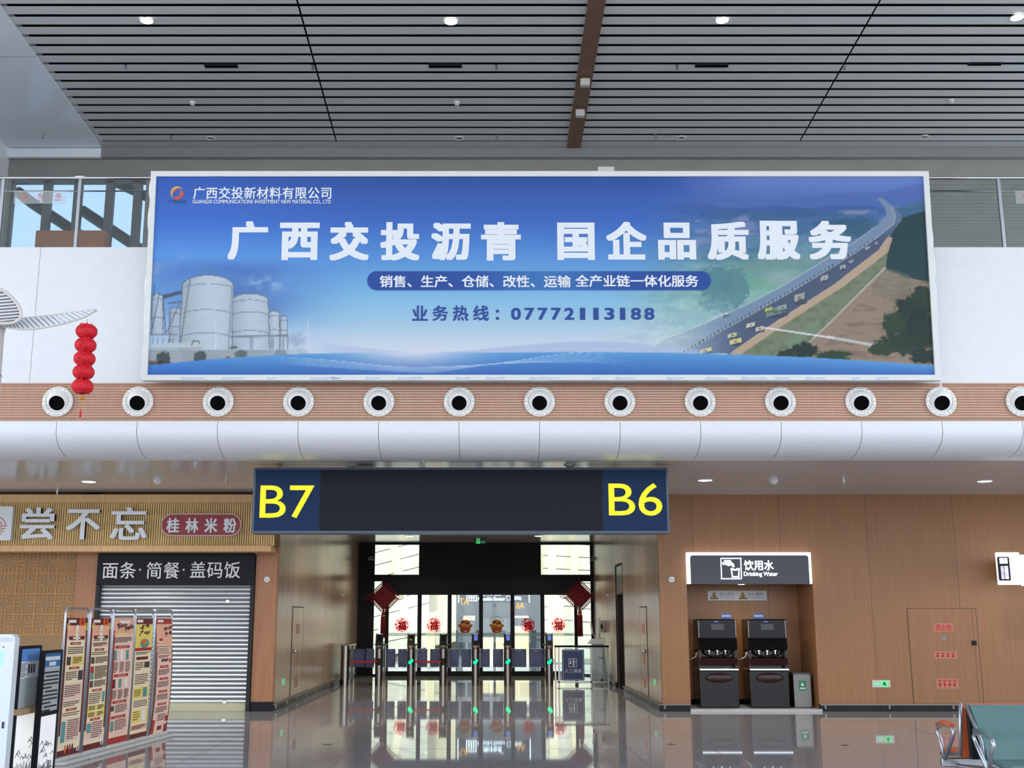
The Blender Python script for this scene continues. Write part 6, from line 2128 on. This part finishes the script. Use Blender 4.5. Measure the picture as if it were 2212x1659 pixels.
        for z in (0.222, 0.45, 0.66, 0.78):
            P(0.1, 0.8, z, z + 0.022, RE, 2); P(0.22, 0.68, z + 0.009, z + 0.013, PI_, 3)
        for k in range(3):
            P(0.05 + 0.3 * k, 0.18 + 0.3 * k, 0.26, 0.34, (PT, WH, PT)[k], 2); P(0.05 + 0.3 * k, 0.18 + 0.3 * k, 0.49, 0.56, (MA, PT, WH)[k], 2)
            lines(0.04 + 0.3 * k, 0.27 + 0.3 * k, 0.355, 0.44, 7); lines(0.04 + 0.3 * k, 0.27 + 0.3 * k, 0.575, 0.65, 7)
        P(0.05, 0.2, 0.7, 0.74, PD, 2); lines(0.25, 0.85, 0.695, 0.76, 5); P(0.1, 0.25, 0.82, 0.9, PT, 2); lines(0.3, 0.9, 0.815, 0.9, 6)
        P(0, 0.06, 0.1, 1, RE, 1); P(0, 1, 0.95, 1, RE, 1)
    elif kind == 4:
        P(0, 1, 0, 1, CR, 0); P(0, 1, 0, 0.05, MA, 1); P(0.06, 0.4, 0.012, 0.035, WH, 2); P(0, 1, 0.05, 0.26, YE_, 1); scribble(0.2, 0.8, 0.055, 0.1, 2); scribble(0.2, 0.8, 0.1, 0.15, 2)
        b.ball((x0 + wd * 0.55, -0.003, z1 - 0.33), 1, (0.16, 0.003, 0.06), 14, PT); b.ball((x0 + wd * 0.5, -0.005, z1 - 0.31), 1, (0.09, 0.003, 0.035), 14, OR)
        P(0, 1, 0.25, 0.275, RE, 2); lines(0.06, 0.94, 0.285, 0.31, 2); P(0.1, 0.8, 0.325, 0.35, MA, 2)
        P(0.6, 0.92, 0.37, 0.42, PD, 2); lines(0.08, 0.55, 0.37, 0.44, 5); lines(0.08, 0.92, 0.47, 0.56, 6); P(0.05, 0.95, 0.58, 0.67, YE_, 1); P(0.6, 0.85, 0.585, 0.665, PT, 2)
        lines(0.1, 0.5, 0.6, 0.66, 4); lines(0.08, 0.92, 0.69, 0.75, 4); P(0.05, 0.95, 0.77, 0.87, YE_, 1); P(0.6, 0.85, 0.775, 0.865, WH, 2); lines(0.1, 0.5, 0.78, 0.86, 4); P(0.0, 1, 0.89, 0.93, PE, 1); lines(0.08, 0.92, 0.895, 0.93, 3); P(0, 1, 0.96, 1, MA, 1)
    else:
        P(0, 1, 0, 1, PI_, 0); P(0, 1, 0, 0.05, RE, 1); P(0, 1, 0.05, 0.23, PE, 1); P(0.08, 0.45, 0.014, 0.035, WH, 2)
        scribble(0.45, 0.95, 0.07, 0.115, 2); scribble(0.5, 0.98, 0.115, 0.17, 2)
        b.ball((x0 + wd * 0.25, -0.003, z1 - 0.3), 1, (0.12, 0.003, 0.035), 14, CR); b.ball((x0 + wd * 0.25, -0.005, z1 - 0.29), 1, (0.08, 0.003, 0.022), 14, RE)
        P(0.05, 0.9, 0.245, 0.31, RE, 1); P(0.08, 0.87, 0.252, 0.303, CR, 2); lines(0.14, 0.8, 0.262, 0.3, 3); lines(0.1, 0.9, 0.325, 0.35, 2)
        scribble(0.25, 0.7, 0.365, 0.39, 4); P(0.78, 0.9, 0.36, 0.39, RE, 2)
        for z in (0.415, 0.52, 0.63, 0.74):
            P(0.22, 0.75, z, z + 0.02, RE, 2); P(0.34, 0.66, z + 0.008, z + 0.012, PI_, 3); lines(0.12, 0.84, z + 0.035, z + 0.085, 4)
        P(0, 0.2, 0.88, 1, RE, 1); P(0.8, 1, 0.86, 1, RE, 1); P(0.4, 0.66, 0.94, 0.975, MA, 2); lines(0.3, 0.8, 0.84, 0.9, 4); P(0.96, 1, 0.25, 1, MA, 2); P(0, 0.03, 0.3, 1, MA, 2)
    b.box(x0, x1, 0.0012, 0.003, z0, z1, WH)
    for v in b.bm.verts:     # the sheet bows forward between its clips
        t = (v.co.z - z0) / (z1 - z0)
        v.co.y -= bow * 4 * t * (1 - t) * (1 - t * 0.4) + 0.004
    obj('printed_banner', b, BM, r, True)
    return r
banner(0.0, 0.62, 'tall food banner with maroon header, pictured chef and cream text, nearest of the row', 1, 0.01)
banner(0.66, 0.62, 'tall food banner with maroon header and a column of four small food pictures', 2, 0.01)
banner(1.32, 0.68, 'pink food banner with black brush writing and red section bars', 3, 0.02)
banner(2.02, 0.62, 'cream food banner with a dish picture on yellow, half hidden behind the pink banner', 4, 0.01)
banner(2.70, 0.64, 'peach food banner bowing at its foot, farthest of the row by the shutter', 5, 0.06)

# ================================================================== light boxes and screen at the lower left
def lightbox(x, y0, y1, H, zsplit, label, kind):
    r = thing('notice_stand', label, 'notice stand', (x, y0, 0), rz=PI / 2)
    w_ = y1 - y0
    f = 0.03
    b = B()
    b.box(0, f, -0.0, 0.055, 0, H); b.box(w_ - f, w_, -0.0, 0.055, 0, H)
    b.box(f, w_ - f, 0, 0.055, H - f, H); b.box(f, w_ - f, 0, 0.055, zsplit - 0.02, zsplit + 0.02)
    b.box(f, w_ - f, 0, 0.055, 0, 0.06)
    obj('frame', b, M['blackmetal'], r, True)
    obj('upper_panel', B().box(f, w_ - f, 0.012, 0.05, zsplit + 0.02, H - f), mat('panel_grey', (176, 184, 186), 0.3, var=0.02), r, True)
    lp = obj('lower_panel', B().box(f, w_ - f, 0.012, 0.05, 0.06, zsplit - 0.02), mat('ink_wash_panel', (214, 216, 216), 0.4, emit=0.22), r, True)
    rn = random.Random(kind)
    b = B()
    for k in range(9):
        cx = f + 0.05 + (w_ - 0.14) * rn.random()
        h0 = 0.12 + 0.25 * rn.random()
        pts = [(cx + (j - 4) * 0.014, 0.009, h0 + 0.06 * rn.random() * (4 - abs(j - 4)) / 4) for j in range(9)]
        b.tube(pts, 0.0035, 4)
    for k in range(int((w_ - 0.1) / 0.016)):
        cx = f + 0.03 + 0.016 * k
        b.tube([(cx, 0.009, 0.07), (cx, 0.009, 0.08 + 0.09 * rn.random())], 0.003, 4)
    obj('ink_painting', b, mat('wash_ink', (128, 130, 132), 0.6, var=0.2), lp, True)
    if kind == 1:
        b = B()
        b.box(f, w_ - f, 0.008, 0.012, H - f - 0.14, H - f)
        hd = obj('header', b, mat('header_blue', (44, 104, 156), 0.4, var=0.02), r, True)
        b = B()
        for k in range(9):
            b.box(0.05 + 0.047 * k, 0.085 + 0.047 * k, 0.005, 0.008, H - f - 0.075, H - f - 0.035)
        for k in range(4):
            b.box(0.17 + 0.047 * k, 0.205 + 0.047 * k, 0.005, 0.008, H - f - 0.13, H - f - 0.09)
        obj('lettering', b, M['ink_white'], hd, True)
        b = B()
        z = H - f - 0.19
        for k in range(11):
            e = w_ - 0.06 - (0.18 if k in (4, 8, 10) else 0)
            b.box(0.06 + (0.05 if k in (1, 5, 9) else 0), e, 0.008, 0.012, z - 0.018, z)
            z -= 0.039
        obj('text_line', b, M['ink_dark'], r, True)
    else:
        b = B()
        b.box(f, w_ - f, 0.008, 0.012, H - f - 0.13, H - f)
        hd = obj('header', b, mat('header_sky', (98, 150, 222), 0.4, var=0.2, scale=5), r, True)
        b = B()
        b.box(f, w_ - f, 0.008, 0.012, H - f - 0.30, H - f - 0.13)
        nt_ = obj('notice', b, M['ink_white'], r, True)
        b = B()
        for k in range(8):
            z = H - f - 0.15 - 0.018 * k
            b.box(0.045, 0.16 + 0.05 * (k % 3 == 0), 0.005, 0.008, z - 0.006, z)
        for k in range(3):
            b.box(0.24 + 0.07 * k, 0.28 + 0.07 * k, 0.005, 0.008, H - f - 0.25, H - f - 0.16)
        obj('text_line', b, M['ink_dark'], nt_, True)
        obj('shelf', B().box(-0.03, w_ + 0.03, -0.06, 0.14, zsplit - 0.03, zsplit + 0.03, bev=0.005), mat('shelf_oak', (176, 144, 106), 0.45, var=0.08), r, True)
    return r
lightbox(-4.65, 12.22, 12.74, 1.29, 0.64, 'black framed notice stand with a blue header, beside the nearest food banner', 1)
lightbox(-4.83, 12.04, 12.6, 1.34, 0.68, 'black framed notice stand with a sky blue header and a brown shelf', 2)
r = thing('information_kiosk', 'white touchscreen kiosk beside the notice stand with the brown shelf', 'kiosk', (-4.56, 11.2, 0), rz=0.12)
b = B()
b.prism(rrect(-1.1, 0.0, 0.12, 1.47, 0.05), 0.0, 0.16)
b.box(-0.95, -0.15, -0.1, 0.26, 0, 0.12, bev=0.02)
obj('body', b, mat('kiosk_white', (224, 232, 240), 0.25, var=0.01), r, True)
obj('slot', B().prism(rrect(-1.02, -0.02, 1.405, 1.44, 0.016), -0.003, 0.0), mat('slot_silver', (168, 174, 186), 0.2, metal=0.6, var=0), r, True)
b = B()
b.box(-1.0, -0.10, -0.004, 0.0, 1.17, 1.31)
obj('screen', b, mat('lit_screen_sky', (120, 170, 235), 0.3, emit=0.55), r, True)
b = B()
b.box(-0.055, -0.035, -0.006, 0.0, 0.60, 0.66)
b.cyl((-0.10, 0, 1.35), (-0.10, -0.004, 1.35), 0.006, 8)
obj('button', b, M['screenoff'], r, True)

# ================================================================== airport bench at the lower right
r = thing('waiting_bench', 'back to back waiting bench, green seats in front and orange behind', 'bench', (4.24, 10.5, 0))
M['teal'] = mat('teal_leather', (92, 124, 122), 0.38, var=0.03)
M['orangeseat'] = mat('orange_leather', (206, 100, 52), 0.4, var=0.03)
X0 = 4.24
for side, m_ in ((-1, M['teal']), (1, M['orangeseat'])):
    yt, yb2_ = 10.5 + side * 0.06, 10.5 + (-0.36 if side < 0 else 0.16)
    for k in range(2):
        xa_, xb2 = X0 + 0.02 + k * 0.62, X0 + 0.60 + k * 0.62
        b = B()
        b.prism([(yt, 0.87), (yt + 0.02, 0.865), (yb2_ - 0.02, 0.60), (yb2_ + 0.01, 0.44), (yb2_ - 0.01, 0.42), (yb2_ - 0.04, 0.58), (yt - 0.005, 0.83)] if side > 0 else [(yt, 0.87), (yt + side * 0.035, 0.865), (yb2_ - side * 0.05, 0.60), (yb2_ + side * 0.02, 0.44), (yb2_ - side * 0.03, 0.42), (yb2_ - side * 0.10, 0.58), (yt - side * 0.02, 0.83)], xa_, xb2, axis='x')
        bmesh.ops.recalc_face_normals(b.bm, faces=b.bm.faces)
        obj('backrest', b, m_, r)
        b = B()
        y0_, y1_ = sorted((yb2_, yb2_ + side * 0.46))
        b.box(xa_, xb2, y0_, y1_, 0.39, 0.44, bev=0.02)
        obj('seat', b, m_, r)
    for k in range(3):
        x = X0 + k * 0.62 - (0.01 if k else -0.0)
        b = B()
        b.tube([(x, yt, 0.875), (x, yb2_ - side * 0.04, 0.58), (x, yb2_, 0.42), (x, yb2_ + side * 0.44, 0.38)], 0.017, 8)
        obj('side_rail', b, M['alu'], r)
        x -= 0.06 if k == 0 else 0
        ya = yb2_ - side * 0.02
        b = B()
        b.tube([(x, ya + side * 0.22, 0.36), (x, ya + side * 0.02, 0.56), (x, ya - side * 0.03, 0.62), (x, ya + side * 0.02, 0.66), (x, ya + side * 0.2, 0.665), (x, ya + side * 0.34, 0.63), (x, ya + side * 0.37, 0.59), (x, ya + side * 0.30, 0.52), (x, ya + side * 0.24, 0.36)], 0.018, 8)
        ar = obj('armrest', b, M['alu'], r)
        b = B()
        b.tube([(x, ya - side * 0.0, 0.672), (x, ya + side * 0.2, 0.686), (x, ya + side * 0.34, 0.65)], 0.022, 8)
        obj('arm_pad', b, m_, ar)
obj('beam', B().box(X0 - 0.06, X0 + 1.3, 10.0, 10.06, 0.28, 0.36, bev=0.01), M['alu'], r)
obj('beam', B().box(X0 - 0.06, X0 + 1.3, 10.94, 11.0, 0.28, 0.36, bev=0.01), M['alu'], r)
for k in (0, 1):
    x = X0 + 0.1 + 1.0 * k
    b = B()
    b.tube([(x, 9.75, 0.02), (x, 10.03, 0.28), (x, 10.5, 0.32), (x, 10.97, 0.28), (x, 11.25, 0.02)], 0.025, 8)
    obj('leg', b, M['alu'], r)
b = B()
b.box(X0 + 0.03, X0 + 1.22, 10.47, 10.53, 0.40, 0.84)
obj('back_spine', b, M['black'], r)
# brass floor plates
for u, v, lb in ((707, 1608, 'small round floor plate on the granite left of the reflected gates'), (1450, 1608, 'small round floor plate on the granite before the drinking water niche'), (1078, 1650, 'small round floor plate on the granite in the middle foreground'), (1824, 1610, 'dark floor plate on the granite left of the bench')):
    y = Yfl(v)
    tag(obj('floor_plate', B().lathe([(0.06, 0), (0.058, 0.003), (0.03, 0.004), (0, 0.004)], (Xat(u, v, y), y, 0.0), n=24), mat('brass_plate', (120, 100, 76), 0.3, metal=0.8, var=0.1) if 'brass' not in M else M['brass']), lb, 'floor plate', 'round floor plates')
